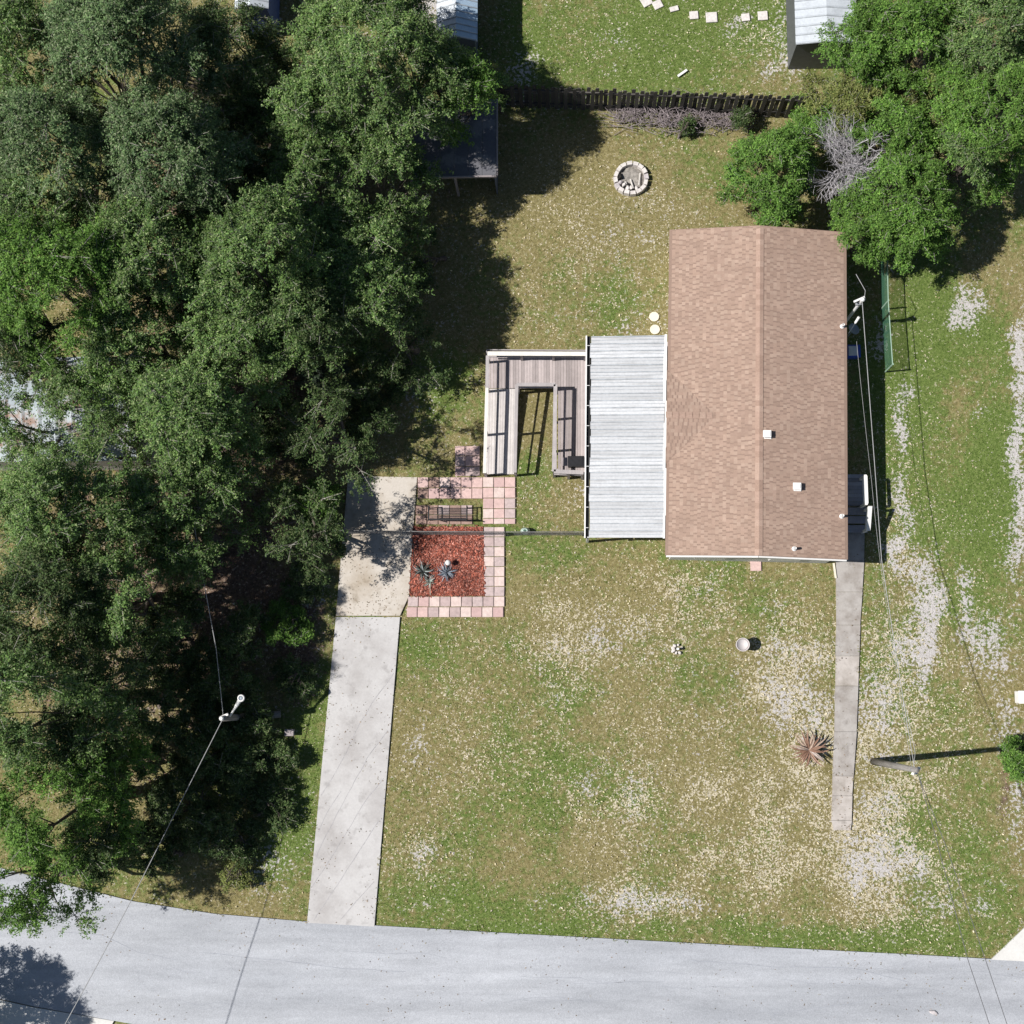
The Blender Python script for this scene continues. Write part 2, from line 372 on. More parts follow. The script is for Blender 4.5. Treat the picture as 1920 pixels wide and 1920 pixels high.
GREEN = [(1865, 900, 34, 90, .95), (1860, 650, 36, 60, .6), (540, 1580, 60, 90, .7), (600, 1330, 30, 160, .35), (1000, 1420, 110, 80, .30), (1310, 1265, 70, 46, .36), (1060, 1050, 80, 40, .36), (850, 730, 46, 70, .40),
         (1200, 90, 260, 100, .62), (1790, 800, 110, 330, .24), (1300, 1755, 420, 18, .25), (1800, 1600, 100, 130, .15), (1730, 640, 60, 120, .18), (1100, 1740, 300, 16, .25), (1440, 40, 40, 30, .4), (1640, 1765, 150, 22, .60), (1880, 1690, 30, 60, .45), (1010, 880, 50, 36, .55), (1730, 560, 60, 90, .30), (1660, 740, 30, 40, .6), (1700, 850, 40, 120, .25), (800, 1220, 50, 60, .22),
         (880, 1690, 150, 40, .28), (1200, 1300, 60, 40, .1), (1140, 470, 80, 80, .10), (1350, 480, 40, 60, .0), (400, 1010, 30, 40, .5), (280, 1180, 60, 40, .5), (1690, 1480, 60, 60, .15), (1780, 1500, 60, 120, .25), (1840, 1000, 80, 120, .2), (1330, 300, 60, 60, .08), (950, 1010, 40, 30, .3)]
BROWN = [(330, 820, 300, 260, .55), (300, 1250, 260, 230, .6), (460, 1040, 60, 100, .3), (520, 740, 90, 80, .4), (500, 300, 420, 240, .6), (250, 1600, 170, 60, .35), (1060, 960, 34, 22, .35), (1420, 1052, 60, 6, .35), (1885, 1480, 16, 110, .55), (1740, 200, 160, 200, .55), (1230, 290, 60, 40, .16), (1880, 1100, 40, 120, .1),
         (1100, 1400, 60, 40, .12), (560, 1190, 40, 90, .5), (1270, 225, 130, 22, .5)]
def gsum(px, py, L):
    t = np.zeros_like(px)
    for x, y, rx, ry, a in L: t += a * np.exp(-np.clip(((px - x) / rx) ** 2 + ((py - y) / ry) ** 2, 0, 40) * .7)
    return t
def masks(x, y):
    px, py = to_px(x, y)
    wx = px + 26 * (fbm(x, y, 1.2, 3) - .5) * 2; wy = py + 26 * (fbm(x, y, 1.2, 9) - .5) * 2
    sand = 1.3 * gsum(wx, wy, SAND) * 1.0 + .06 + .34 * (fbm(x, y, 2.5, 21) - .5)
    green = .27 + gsum(wx, wy, GREEN) + .8 * (fbm(x, y, 2.2, 33) - .5)
    green -= .18 * np.exp(-(((px - 1150) / 260) ** 2 + ((py - 330) / 160) ** 2)) + .16 * np.exp(-(((px - 1420) / 130) ** 2 + ((py - 1520) / 120) ** 2))
    brown = gsum(wx, wy, BROWN) + .35 * (fbm(x, y, 1.6, 41) - .5)
    brown += .12 * np.exp(-(((px - 1080) / 200) ** 2 + ((py - 1560) / 200) ** 2)) - .06
    sand *= .15 + 1.7 * fbm(x, y, .7, 71)
    sand = .92 * (1 - np.exp(-1.15 * np.clip(sand, 0, 3)))
    return np.clip(sand, 0, 1.4), np.clip(green, 0, 1.2), np.clip(brown, 0, 1.2)
FLECK = [(1420, 1520, 190, 150, .95), (1490, 1280, 70, 110, .9), (1640, 1500, 70, 170, 1.2), (1560, 1620, 120, 60, .8), (1130, 1180, 170, 70, .8), (1180, 1690, 110, 40, .7), (1150, 1470, 110, 110, .55), (850, 1400, 110, 130, .4), (1290, 1110, 120, 60, .5), (790, 1600, 60, 60, .6), (1160, 420, 150, 90, .5), (1080, 560, 120, 90, .35), (1050, 920, 70, 50, .5), (1750, 1300, 160, 200, .45), (1700, 1000, 60, 200, .5), (1440, 90, 90, 80, .4), (1100, 60, 200, 90, .15), (1010, 1300, 200, 160, .25), (1780, 1700, 120, 80, .4)]
def fleck_map(x, y):
    px, py = to_px(x, y)
    return np.clip(gsum(px, py, FLECK) * (.35 + 1.0 * np.clip((fbm(x, y, 1.1, 91) - .3) * 2.2, 0, 1)) + .05, 0, 1.1)
def axis(lo, hi, step):
    core = np.arange(lo, hi + step, step); ext = np.array([1.5, 4, 10, 25, 60, 140, 300])
    return np.concatenate([lo - ext[::-1], core, core[-1] + ext])
gx = axis(-30, 24, .2); gy = axis(-17, 32, .2)
X, Y = np.meshgrid(gx, gy); nx, ny = len(gx), len(gy)
sa, gr, br = masks(X.ravel(), Y.ravel())
fk = fleck_map(X.ravel(), Y.ravel())
zz = .05 * (fbm(X.ravel(), Y.ravel(), 1.5, 5) - .5)
for poly in HARD: zz[in_poly(X.ravel(), Y.ravel(), poly)] -= .03
idx = np.arange(nx * ny).reshape(ny, nx)
fc = np.stack([idx[:-1, :-1], idx[:-1, 1:], idx[1:, 1:], idx[1:, :-1]], -1).reshape(-1)
gme = np_mesh('ground', np.stack([X.ravel(), Y.ravel(), zz - .03], 1), fc, 4, M['ground'], {'mask': np.stack([sa, gr, br], 1), 'fleck': fk}, True)
tag(link('ground', gme), 'sandy lawn of green and dry grass around the house', None, None, 'structure')

def slab(name, poly, z0, z1, mat, label, parent=None):
    o = MB().prism(poly, z0, z1).build(name, mat, parent)
    if parent is None: tag(o, label, None, None, 'structure')
    return o
road = slab('road', ROAD, -.2, .02, M['road'], 'bleached grey asphalt road along the front of the plot')
pad = slab('parking_pad', PAD, -.2, .035, M['pad'], 'stained beige concrete parking pad beside the mulch bed')
drv = slab('driveway', DRIVE, -.2, .032, M['drive'], 'pale concrete driveway strip running down to the road')
slab('neighbour_driveway', APRON_R, -.2, .03, M['apron'], 'white concrete apron at the lower right corner')
slab('neighbour_driveway', APRON_L, -.2, .03, M['apron'], 'cream concrete driveway across the road at lower left')
def ribbon(name, pts, wd, mat, parent, z):
    mb = MB(); P = [at(*p) for p in pts]; Q = []
    for i in range(len(P) - 1):
        n = max(2, int((P[i + 1] - P[i]).length / .35))
        for k in range(n): Q.append(P[i].lerp(P[i + 1], k / n))
    Q.append(P[-1]); rr = random.Random(len(pts) + int(pts[0][0]))
    L = []; R_ = []
    for i, q in enumerate(Q):
        d = (Q[min(i + 1, len(Q) - 1)] - Q[max(i - 1, 0)]).normalized(); s = Vector((-d.y, d.x, 0)); j = rr.uniform(-.022, .022); h = wd * rr.uniform(.3, .6)
        L.append((q.x + s.x * (j + h), q.y + s.y * (j + h), z)); R_.append((q.x + s.x * (j - h), q.y + s.y * (j - h), z))
    n = len(Q); mb.add(L + R_, [(i, n + i, n + i + 1, i + 1) for i in range(n - 1)])
    return mb.build(name, mat, parent)
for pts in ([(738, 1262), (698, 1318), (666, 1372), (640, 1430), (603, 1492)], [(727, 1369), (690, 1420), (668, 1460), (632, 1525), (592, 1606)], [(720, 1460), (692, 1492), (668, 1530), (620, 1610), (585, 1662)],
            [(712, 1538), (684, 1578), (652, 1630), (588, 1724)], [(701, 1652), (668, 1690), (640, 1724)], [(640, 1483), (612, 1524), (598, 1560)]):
    ribbon('crack', pts, .020, M['crack'], drv, .036)  # shadows of overhead wires, drawn on the driveway as thin dark ribbons
for pts in ([(112, 1748), (190, 1752), (260, 1785), (330, 1800)], [(380, 1786), (520, 1800), (640, 1815), (760, 1822)], [(1290, 1800), (1450, 1812), (1600, 1815), (1700, 1840)], [(150, 1690), (147, 1720)], [(1450, 1900), (1600, 1880), (1700, 1850)]):
    ribbon('crack', pts, .018, M['roadcrack'], road, .024)

rk = random.Random(77)
for k in range(16):
    x0 = rk.uniform(150, 1800); y0 = 1742 + (x0 - 300) * .034 + rk.uniform(12, 150); L_ = rk.uniform(60, 220); sl_ = rk.uniform(-.03, .1); pts = [(x0 + L_ * q / 4, y0 + L_ * q / 4 * sl_ + rk.uniform(-5, 5)) for q in range(5)]
    if all(y < 1915 for _, y in pts): ribbon('crack', pts, .011, M['roadcrack'], road, .024)
# front walk: poured sections
wk = thing('front_walk', at(1590, 1250), 'narrow worn concrete walk from the side steps toward the road', None, None, 'structure')
wy = [(985, 1588, 1621), (1052, 1567, 1620), (1110, 1567.5, 1617), (1172, 1568, 1613), (1230, 1567, 1611), (1286, 1566, 1609), (1372, 1564, 1606), (1455, 1561, 1600), (1492, 1560, 1598), (1538, 1559, 1597), (1557, 1563, 1594)]
for i in range(len(wy) - 1):
    (y0, a0, b0), (y1, a1, b1) = wy[i], wy[i + 1]; g = .25
    MB().prism(W([(a0, y0 + g), (b0, y0 + g), (b1 + random.uniform(-.6, .6), y1 - g), (a1 + random.uniform(-.6, .6), y1 - g)]), -.15, .035 + random.uniform(-.006, .01)).build('concrete_section', M['walk'] if i in (0, 1, 2, 3, 5, 6) else M['walkpale'], wk)

# ------------------------------------------------------------------ mulch bed and pavers
mb_ = slab('mulch_bed', MULCH, -.1, .03, M['mulch'], 'bed of red wood mulch between parking pad and pavers')
def chips(n, poly, z, cols, smin, smax, seed):
    r = np.random.default_rng(seed); xs = [p[0] for p in poly]; ys = [p[1] for p in poly]
    x = r.uniform(min(xs), max(xs), n * 2); y = r.uniform(min(ys), max(ys), n * 2); k = in_poly(x, y, poly); x, y = x[k][:n], y[k][:n]
    return x, y, r
def flakes(x, y, z, r, cols, smin, smax, asp=.45, tilt=.5):
    n = len(x); a = r.uniform(0, 2 * np.pi, n); L = r.uniform(smin, smax, n); Wd = L * asp * r.uniform(.6, 1.3, n)
    ux, uy = np.cos(a), np.sin(a); t1 = r.uniform(-tilt, tilt, n); t2 = r.uniform(-tilt, tilt, n)
    v = np.empty((n, 4, 3))
    for i, (s, q) in enumerate(((-.5, 0), (.05, -.5), (.5, 0), (-.05, .5))):
        v[:, i, 0] = x + ux * s * L - uy * q * Wd; v[:, i, 1] = y + uy * s * L + ux * q * Wd; v[:, i, 2] = z + np.abs(t1) * L * .3 + s * L * t1 + q * Wd * t2
    c = cols[r.integers(0, len(cols), n)] * r.uniform(.6, 1.35, (n, 1))
    return v.reshape(-1, 3), np.arange(n * 4), np.repeat(c, 4, 0)
x, y, r = chips(5500, MULCH, .03, None, 0, 0, 3)
x = x + r.normal(0, .035, len(x)); y = y + r.normal(0, .035, len(x))
v, f, c = flakes(x, y, .045, r, np.array([(.38, .115, .075), (.30, .085, .055), (.44, .16, .115), (.19, .062, .045), (.50, .23, .18), (.13, .05, .04)]), .06, .15, .4)
c = c * (.60 + .60 * fbm(v[:, 0], v[:, 1], .5, 401) * np.repeat(r.uniform(.6, 1.3, len(v) // 4), 4))[:, None]
tag(link('mulch_chips', np_mesh('mulch_chips', v - np.array(ORG[mb_.name]), f, 4, M['chip'], {'tint': c}), mb_), kind='stuff')

PM = []
for m in PAV:
    b = MB(); s = .5; h = .03; e = .03
    b.add([(-s, -s, -h), (s, -s, -h), (s, s, -h), (-s, s, -h), (-s, -s, h - .008), (s, -s, h - .008), (s, s, h - .008), (-s, s, h - .008), (-s + e, -s + e, h), (s - e, -s + e, h), (s - e, s - e, h), (-s + e, s - e, h)],
          [(0, 1, 5, 4), (1, 2, 6, 5), (2, 3, 7, 6), (3, 0, 4, 7), (4, 5, 9, 8), (5, 6, 10, 9), (6, 7, 11, 10), (7, 4, 8, 11), (8, 9, 10, 11)])
    PM.append(b.mesh('paver', m))
pv = thing('paver_path', at(930, 1000), 'path of square pink and mauve pavers around the mulch bed', None, None, 'structure')
prr = random.Random(5)
def paver(x0, y0, x1, y1, k):
    a = at(x0, y1); b = at(x1, y0); c = (a + b) / 2
    o = link('paver', PM[k], pv, Vector((c.x, c.y, .012 + prr.uniform(-.006, .008))) - ORG[pv.name], (prr.uniform(-.012, .012), prr.uniform(-.012, .012), prr.uniform(-.02, .02)))
    o.scale = (b.x - a.x - .022, b.y - a.y - .022, 1)
pick = lambda p: prr.choices(range(6), p)[0]
for r_, y0 in enumerate((894.5, 915)):
    for c_ in range(6): paver(783 + 20.4 * c_, y0, 803.4 + 20.4 * c_, y0 + 20.4, pick((7, 2, 0, 1, 0, 1 if c_ < 2 else 0)))
for r_, (y0, y1) in enumerate(((894.5, 914), (914, 934), (934, 954), (954, 972), (972, 983))):
    for c_ in range(3): paver(905.4 + 20.4 * c_, y0, 925.8 + 20.4 * c_, y1, pick((5, 3, 0, 3, 1, 0)))
for r_ in range(7):
    for c_ in range(2): paver(907 + 19.6 * c_, 988 + 18.6 * r_, 926.6 + 19.6 * c_, 1006.6 + 18.6 * r_, 3 if (r_, c_) == (0, 1) else pick((1, 2, 3, 2, 5, 0)))
for r_, y0 in enumerate((1118.2, 1138)):
    for c_ in range(9): paver(764.5 + 20.2 * c_ - (2 if r_ else 0), y0, 784.7 + 20.2 * c_ - (2 if r_ else 0), y0 + 19.6, (4, 1, 3, 2, 3, 2, 4, 2, 3)[c_] if r_ == 0 else (1, 0, 2, 3, 2, 3, 1, 3, 1)[c_])
for r_, (y0, y1) in enumerate(((836, 855), (855, 874.5), (874.5, 893))):
    for c_, (x0, x1) in enumerate(((853, 872), (872, 900))): paver(x0, y0, x1, y1, pick((3, 4, 1, 0, 2, 2)))
for r_ in range(2):
    for c_ in range(5): paver(779 + 21.4 * c_, 947 + 18.4 * r_, 800.4 + 21.4 * c_, 965.4 + 18.4 * r_, pick((0, 2, 1, 0, 1, 4)))
def lone_paver(x, y, sx, sy, mat, lab, grp=None, nm='stepping_stone', rz=0):
    c = at(x, y); me = PM[0].copy(); me.materials.clear(); me.materials.append(mat)
    o = link(nm, me, None, (c.x, c.y, .015), (0, 0, rz)); o.scale = (sx, sy, 1); return tag(o, lab, 'paver', grp)
lone_paver(1417, 1061, .40, .38, PAV[0], 'single pink square paver against the front gable wall')
for i, (x, y, q, rz, lab) in enumerate(((1212, 3, .40, .5, 'upper leftmost pale stepping stone at the top edge'), (1233, 9, .36, .45, 'pale stepping stone second from left in the curved row'), (1264, 17, .34, .25, 'leaf shaped pale stepping stone third in the curved row'), (1301, 29, .34, .06, 'small pale stepping stone fourth in the curved row'),
                                        (1334, 33, .44, .05, 'large square pale stepping stone fifth in the curved row'), (1398, 33, .32, .1, 'pale stepping stone beside the sandy bare patch'), (1430, 30, .38, .05, 'sand coloured stepping stone right of the bare patch'), (1485, 8, .27, 0, 'upper white square paver beside the ribbed shed'), (1482, 41, .27, 0, 'lower white square paver beside the ribbed shed'))):
    lone_paver(x, y, q, q * (.6 if i == 2 else .95), M['stone'], lab, 'stepping stones behind the back fence', 'stepping_stone', rz)
for x, y, lab in ((1226.5, 594, 'round cream stepping stone farther from the metal awning'), (1228, 618, 'round cream stepping stone touching the metal awning corner')):
    c = at(x, y); tag(MB().lathe([(.19, 0), (.19, .035), (.175, .045), (0, .045)], (c.x, c.y, 0), 24).build('round_stepping_stone', M['cream']), lab, 'paver', 'round stepping stones by the house')

# ------------------------------------------------------------------ house (local frame: u across, v along the ridge)
HC = Vector((6.975, 10.62, 0)); HA = math.radians(-1.6); HW, HL, EZ, RZ = 3.225, 6.02, 2.5, 3.10
_u = Vector((math.cos(HA), math.sin(HA), 0)); _v = Vector((-math.sin(HA), math.cos(HA), 0))
def H(u, v, z): p = HC + _u * u + _v * v; return Vector((p.x, p.y, z))
house = thing('house', HC, 'single storey house with tan shingled gable roof', 'house')
wb = MB(); wu, wv = HW - .32, HL - .09; t = .12
for (u0, u1, v0, v1) in ((-wu, wu, -wv, -wv + t), (-wu, wu, wv - t, wv), (-wu, -wu + t, -wv + t, wv - t), (wu - t, wu, -wv + t, wv - t)):
    wb.hexa([H(u0, v0, 0), H(u1, v0, 0), H(u1, v1, 0), H(u0, v1, 0), H(u0, v0, 2.46), H(u1, v0, 2.46), H(u1, v1, 2.46), H(u0, v1, 2.46)])
for s in (-1, 1):
    v0, v1 = (s * wv, s * (wv - t)); A = [H(-wu, v0, 2.46), H(wu, v0, 2.46), H(0, v0, RZ - .11)]; B = [H(-wu, v1, 2.46), H(wu, v1, 2.46), H(0, v1, RZ - .11)]
    wb.add(A + B, [(0, 1, 2), (5, 4, 3), (0, 2, 5, 3), (1, 4, 5, 2)])
wb.build('wall', M['wall'], house)
for (u, v, du, zc, hh, side) in ((-1.5, -wv, .55, 1.5, .55, 'f'), (1.2, -wv, .55, 1.5, .55, 'f')):
    MB().obox(H(u, v - .02, zc), _u * du, _v * .03, (0, 0, hh)).build('window', M['white'], house)
RN = lambda s: Vector((_u * s * (RZ - EZ) + Vector((0, 0, HW))).normalized())   # slope normal, s=-1 left, +1 right
def RP(u, v, off=0.0):
    s = -1 if u < 0 else 1; z = RZ - (RZ - EZ) * abs(u) / HW
    return H(u, v, z) + RN(s) * off
rb = MB()
for s in (-1, 1):
    a, b_, c, d = RP(s * 1e-6, -HL), RP(s * HW, -HL), RP(s * HW, HL), RP(s * 1e-6, HL); dn = Vector((0, 0, -.09))
    q = [a + dn, b_ + dn, c + dn, d + dn, a, b_, c, d]
    rb.hexa(q if s > 0 else [q[i] for i in (3, 2, 1, 0, 7, 6, 5, 4)])
roof = rb.build('roof', M['roofbase'], house)
SL = math.hypot(HW, RZ - EZ); EXP = .127
LIGHT = np.array([(.455, .33, .262), (.48, .352, .28), (.435, .313, .248), (.50, .372, .298), (.45, .325, .26)])
sv = []; sc = []; srr = np.random.default_rng(3)
def tooth(P0, P1, P2, P3, nrm, th, col):
    top = [p + nrm * th for p in (P0, P1, P2, P3)]; base = [P0, P1, P2, P3]
    sv.extend(base + top); sc.extend([col] * 8)
def teeth_rows(corner, du, dv, rows, length, clip=None, skipmul=1.0):
    pass
def lay(fn, rows, v0, v1, nrm, inside=lambda r, v: True):
    """fn(d, v) = point at distance d down the slope; lays one row of laminated tabs per course"""
    for r_ in range(rows):
        d0, d1 = r_ * EXP, (r_ + 1) * EXP - .0005
        v = v0 - srr.uniform(0, .6)
        while v < v1:
            wd = srr.uniform(.112, .138); gap = srr.uniform(.045, .06) if srr.random() < .66 else .0
            a, b = max(v, v0), min(v + wd, v1)
            if b - a > .02 and inside((d0 + d1) / 2, (a + b) / 2):
                col = np.array([.83, .81, .80]) * LIGHT[srr.integers(0, 5)] * srr.uniform(.93, 1.06)
                tooth(fn(d0, a), fn(d1, a), fn(d1, b), fn(d0, b), nrm, .0025, col)
            v += wd + gap
# entry gable (cricket) outline on the left slope, in (u, v)
gA = RP(-HW, 0); CGv, CGh, CGd = -.98 + 0.0, 1.72, 1.72      # centre v, half width at eave, run up the slope
rows = int(SL / EXP)
for s in (-1, 1):
    fn = lambda d, v, s=s: RP(s * (d / SL * HW + 1e-6), v, .001)
    if s < 0: ins = lambda d, v: not (abs(v - CGv) < CGh * max(0, (d / SL * HW - (HW - CGd)) / CGd) - .22)
    else: ins = lambda d, v: True
    lay(fn, rows, -HL + .02, HL - .02, RN(s), ins)
# entry gable geometry: ridge level from the slope at u=-(HW-CGd) out to the eave
gz = RZ - (RZ - EZ) * (HW - CGd) / HW
apex = RP(-(HW - CGd), CGv, .004); ridge_end = H(-HW - .02, CGv, gz + .004)
gb = MB()
for s in (-1, 1):
    ec = H(-HW - .02, CGv + s * CGh, EZ + .004); tri = [apex, ridge_end, ec]
    gb.add(tri, [(0, 1, 2)] if s < 0 else [(2, 1, 0)])
e0, e1 = H(-HW - .02, CGv - CGh, EZ), H(-HW - .02, CGv + CGh, EZ); gb.add([ridge_end, e0, e1], [(0, 2, 1)])
gb.build('entry_gable', M['roofbase'], roof)
for s in (-1, 1):
    ec = H(-HW - .02, CGv + s * CGh, EZ + .004); dd = (ec - ridge_end); Ld = dd.length; dd.normalize(); al = (apex - ridge_end); La = al.length; al.normalize()
    nrm = al.cross(dd) * (1 if al.cross(dd).z > 0 else -1); nrm.normalize()
    lay(lambda d, v: ridge_end + dd * d + al * v + nrm * .001, int(Ld / EXP), 0, La, nrm, lambda d, v: v < La * (1 - d / Ld) + .04)
n8 = len(sv) // 8; base8 = np.arange(n8)[:, None, None] * 8
ff = np.array([(4, 5, 6, 7), (0, 1, 5, 4), (1, 2, 6, 5), (2, 3, 7, 6), (3, 0, 4, 7)])[None] + base8
sva = np.array([tuple(p) for p in sv]) - np.array(ORG[house.name])
sh = link('shingles', np_mesh('shingles', sva, ff.ravel(), 4, M['shingle'], {'tint': np.array(sc)}), roof); tag(sh, kind='stuff')
capm = []
for col in ((.36, .25, .195), (.40, .285, .225), (.325, .222, .172), (.375, .26, .205)):
    b = MB(); dz = .15 * (RZ - EZ) / HW
    b.add([(-.14, -.10, -dz), (0, -.10, .008), (.14, -.10, -dz), (-.14, .12, -dz + .008), (0, .12, .016), (.14, .12, -dz + .008)], [(0, 1, 4, 3), (1, 2, 5, 4), (0, 2, 1), (3, 4, 5)])
    capm.append(b.mesh('ridge_cap', basic('ridge_cap_grit', col, .95, .15, 30)))
nc = int(2 * HL / .205)
for i in range(nc):
    p = H(0, -HL + .11 + i * .205, RZ + .018); link('ridge_cap', random.choice(capm), roof, p - ORG[house.name], (0, 0, HA))
for i in range(7):
    p = ridge_end.lerp(apex, (i + .3) / 7.2) + Vector((0, 0, .018)); o = link('ridge_cap', random.choice(capm), roof, p - ORG[house.name], (0, 0, HA + math.pi / 2)); o.scale = (.8, 1, 1)
for s in (-1, 1):                                  # white rake boards on both gables
    for g in (-1, 1):
        o_ = HL + .03 if g < 0 else HL - .03; a = H(0, g * o_, RZ - (.12 if g < 0 else .17)); b_ = H(s * HW * .985, g * o_, EZ - (.115 if g < 0 else .165)); MB().beam(a, b_, .055 if g < 0 else .03, .15).build('rake_board', M['white'], house)
for s in (-1, 1): MB().beam(H(s * (HW - .03), -HL + .06, EZ - .16), H(s * (HW - .03), HL - .06, EZ - .16), .03, .14).build('eave_fascia', M['white'], house)
def roof_pos(px, py):
    lo, hi = EZ, RZ
    for _ in range(30):
        m = (lo + hi) / 2; p = at(px, py, m); u = (p - HC).dot(_u); zr = RZ - (RZ - EZ) * abs(u) / HW
        if zr > m: lo = m
        else: hi = m
    return p
for x, y in ((1437, 815), (1493, 913)):
    p = roof_pos(x, y); b = MB()
    b.box((p.x, p.y, p.z - .02), (.34, .30, .08), HA); b.box((p.x, p.y, p.z + .06), (.22, .20, .10), HA)
    b.obox((p.x, p.y, p.z + .16), _u * .14, _v * .125, (0, 0, .035)); b.obox((p.x, p.y, p.z + .205), _u * .10, _v * .085, (0, 0, .011))
    b.build('roof_vent', M['white'], roof)
for x, y in ((1579, 612), (1578, 968), (1489, 1029)):
    p = roof_pos(x, y); MB().lathe([(.10, -.06), (.085, .02), (.05, .05), (.048, .26), (.036, .262), (.034, .2), (0, .2)], p, 14).build('vent_pipe', M['white'], roof, smooth=False)

# ------------------------------------------------------------------ metal awning over the porch
aw = thing('metal_awning', at(1170, 820), 'weathered white ribbed metal awning on the left side of the house', 'awning')
A0, A1, A2, A3 = at(1108, 631, 2.22), at(1247, 629, 2.44), at(1244, 1008, 2.44), at(1105, 1008, 2.22)     # left-top, right-top, right-bottom, left-bottom
NP_ = 28
AWM = [shed_roof('weathered_white_metal', tuple(k * q for q in (.56, .57, .585)), (.40, .405, .41), .8, 2.2, (.14, 2.2, 1)) for k in (.84, .9, .96, 1.03)]; M['seam'] = basic('grimy_seam', (.36, .385, .41), .6, .25, 3)
for i in range(NP_):
    t0, t1 = i / NP_, (i + 1) / NP_; L0, L1, R0, R1 = A0.lerp(A3, t0), A0.lerp(A3, t1), A1.lerp(A2, t0), A1.lerp(A2, t1)
    j = random.uniform(-.008, .008); j2 = random.uniform(-.03, .03); up = Vector((0, 0, 1)); e = (R0 - L0).normalized() * j2
    # pan with a raised rib along one edge
    prof = [(.15, j), (.45, .006 + j), (.55, .006 + j), (1.0, j)]
    vs = []
    for q, h in prof: vs += [L0.lerp(L1, q) - e + up * h, R0.lerp(R1, q) + e * .4 + up * h]
    m_ = MB().add(vs, [(2 * k, 2 * k + 2, 2 * k + 3, 2 * k + 1) for k in range(len(prof) - 1)]); m_.build('roof_panel', random.choice(AWM), aw)
    r0, r1 = L0.lerp(L1, .08) - e + up * .02, R0.lerp(R1, .08) + e * .4 + up * .02; MB().beam(r0, r1, .034, .05).build('seam_rib', M['seam'], aw)
    r0, r1 = L0.lerp(L1, .56) - e + up * .008, R0.lerp(R1, .56) + e * .4 + up * .008; MB().beam(r0, r1, .02, .03).build('seam_rib', M['seam'], aw)
gp = []
b = MB(); lo, hi = at(1099.5, 630, 2.2), at(1096.5, 1009, 2.2); gi0, gi1 = at(1106.5, 630, 2.2), at(1103, 1009, 2.2)
b.beam(lo, hi, .05, .13); b.build('gutter_lip', M['white'], aw)
g0, g1 = (lo + gi0) / 2, (hi + gi1) / 2
MB().beam(g0 - Vector((-.02, 0, .05)), g1 - Vector((-.02, 0, .05)), .14, .03).build('gutter_pan', M['shadowgap'], aw)
for i in range(10):
    p = lo.lerp(hi, (i + .5) / 10); q = gi0.lerp(gi1, (i + .5) / 10); MB().beam(p + Vector((0, 0, .05)), q + Vector((0, 0, .05)), .018, .012).build('gutter_strap', M['white'], aw)
for t0 in (.02, .34, .66, .985):
    p = lo.lerp(hi, t0) + Vector((.12, 0, 0)); MB().beam((p.x, p.y, 0), (p.x, p.y, 2.12), .09, .09).build('post', M['white'], aw)
rr = random.Random(9); b = MB(); prev = None
for i in range(9):                                # strip of sealing tape along the house edge
    p = A1.lerp(A2, (i + .5) / 9) + Vector((.03, 0, .05)); b.box((p.x + rr.uniform(-.03, .02), p.y, p.z + .002 * (i % 2)), (rr.uniform(.07, .13), 7.6 / 9 + .05, .006), HA)
b.build('flashing_tape', M['white'], aw)
MB().hexa([at(1101, 1008, 2.05), at(1244, 1008, 2.05), at(1244, 1006.5, 2.05), at(1101, 1006.5, 2.05), at(1101, 1008, 2.2), at(1244, 1008, 2.42), at(1244, 1006.5, 2.42), at(1101, 1006.5, 2.2)]).build('end_beam', M['white'], aw)
pd = [at(1112, 645), at(1262, 645), at(1262, 990), at(1112, 990)]
tag(MB().prism(pd, -.1, .30).build('porch_floor', M['deck'], aw))

# ------------------------------------------------------------------ wooden ramp
rp = thing('wooden_ramp', at(1000, 780), 'weathered U shaped wooden ramp and deck with railings beside the awning', 'ramp')
DZ = .55
def rz_at(py): return DZ if py <= 728 else max(.06, DZ - (DZ - .06) * (py - 728) / (889 - 728))
xb = np.linspace(925, 967, 9)
def ramp_x(x, py): return x - (py - 728) / 161.0 * 3.0
for i in range(11):                               # ramp boards run up the slope
    x0 = 914 + i * 5.0; x1 = x0 + 4.7
    a, b_, c, d = at(ramp_x(x0, 889), 889, .06), at(ramp_x(x1, 889), 889, .06), at(x1, 729, DZ), at(x0, 729, DZ); dn = Vector((0, 0, -.035)); j = Vector((0, 0, random.uniform(-.004, .004)))
    MB().hexa([a + dn, b_ + dn, c + dn, d + dn, a + j, b_ + j, c + j, d + j]).build('deck_board', M['ramp'], rp)
nb = 36
for i in range(nb):                               # landing boards
    x0 = 915 + i * (1104 - 915) / nb; x1 = x0 + (1104 - 915) / nb - .35; y1 = 728 if x0 < 1046 else 886; j = random.uniform(-.004, .004)
    a, b_, c, d = at(x0, y1 + random.uniform(-.5, .5), DZ), at(x1, y1, DZ), at(x1, 664, DZ), at(x0, 664, DZ); dn = Vector((0, 0, -.035)); jj = Vector((0, 0, j))
    MB().hexa([a + dn, b_ + dn, c + dn, d + dn, a + jj, b_ + jj, c + jj, d + jj]).build('deck_board', M['deck'], rp)
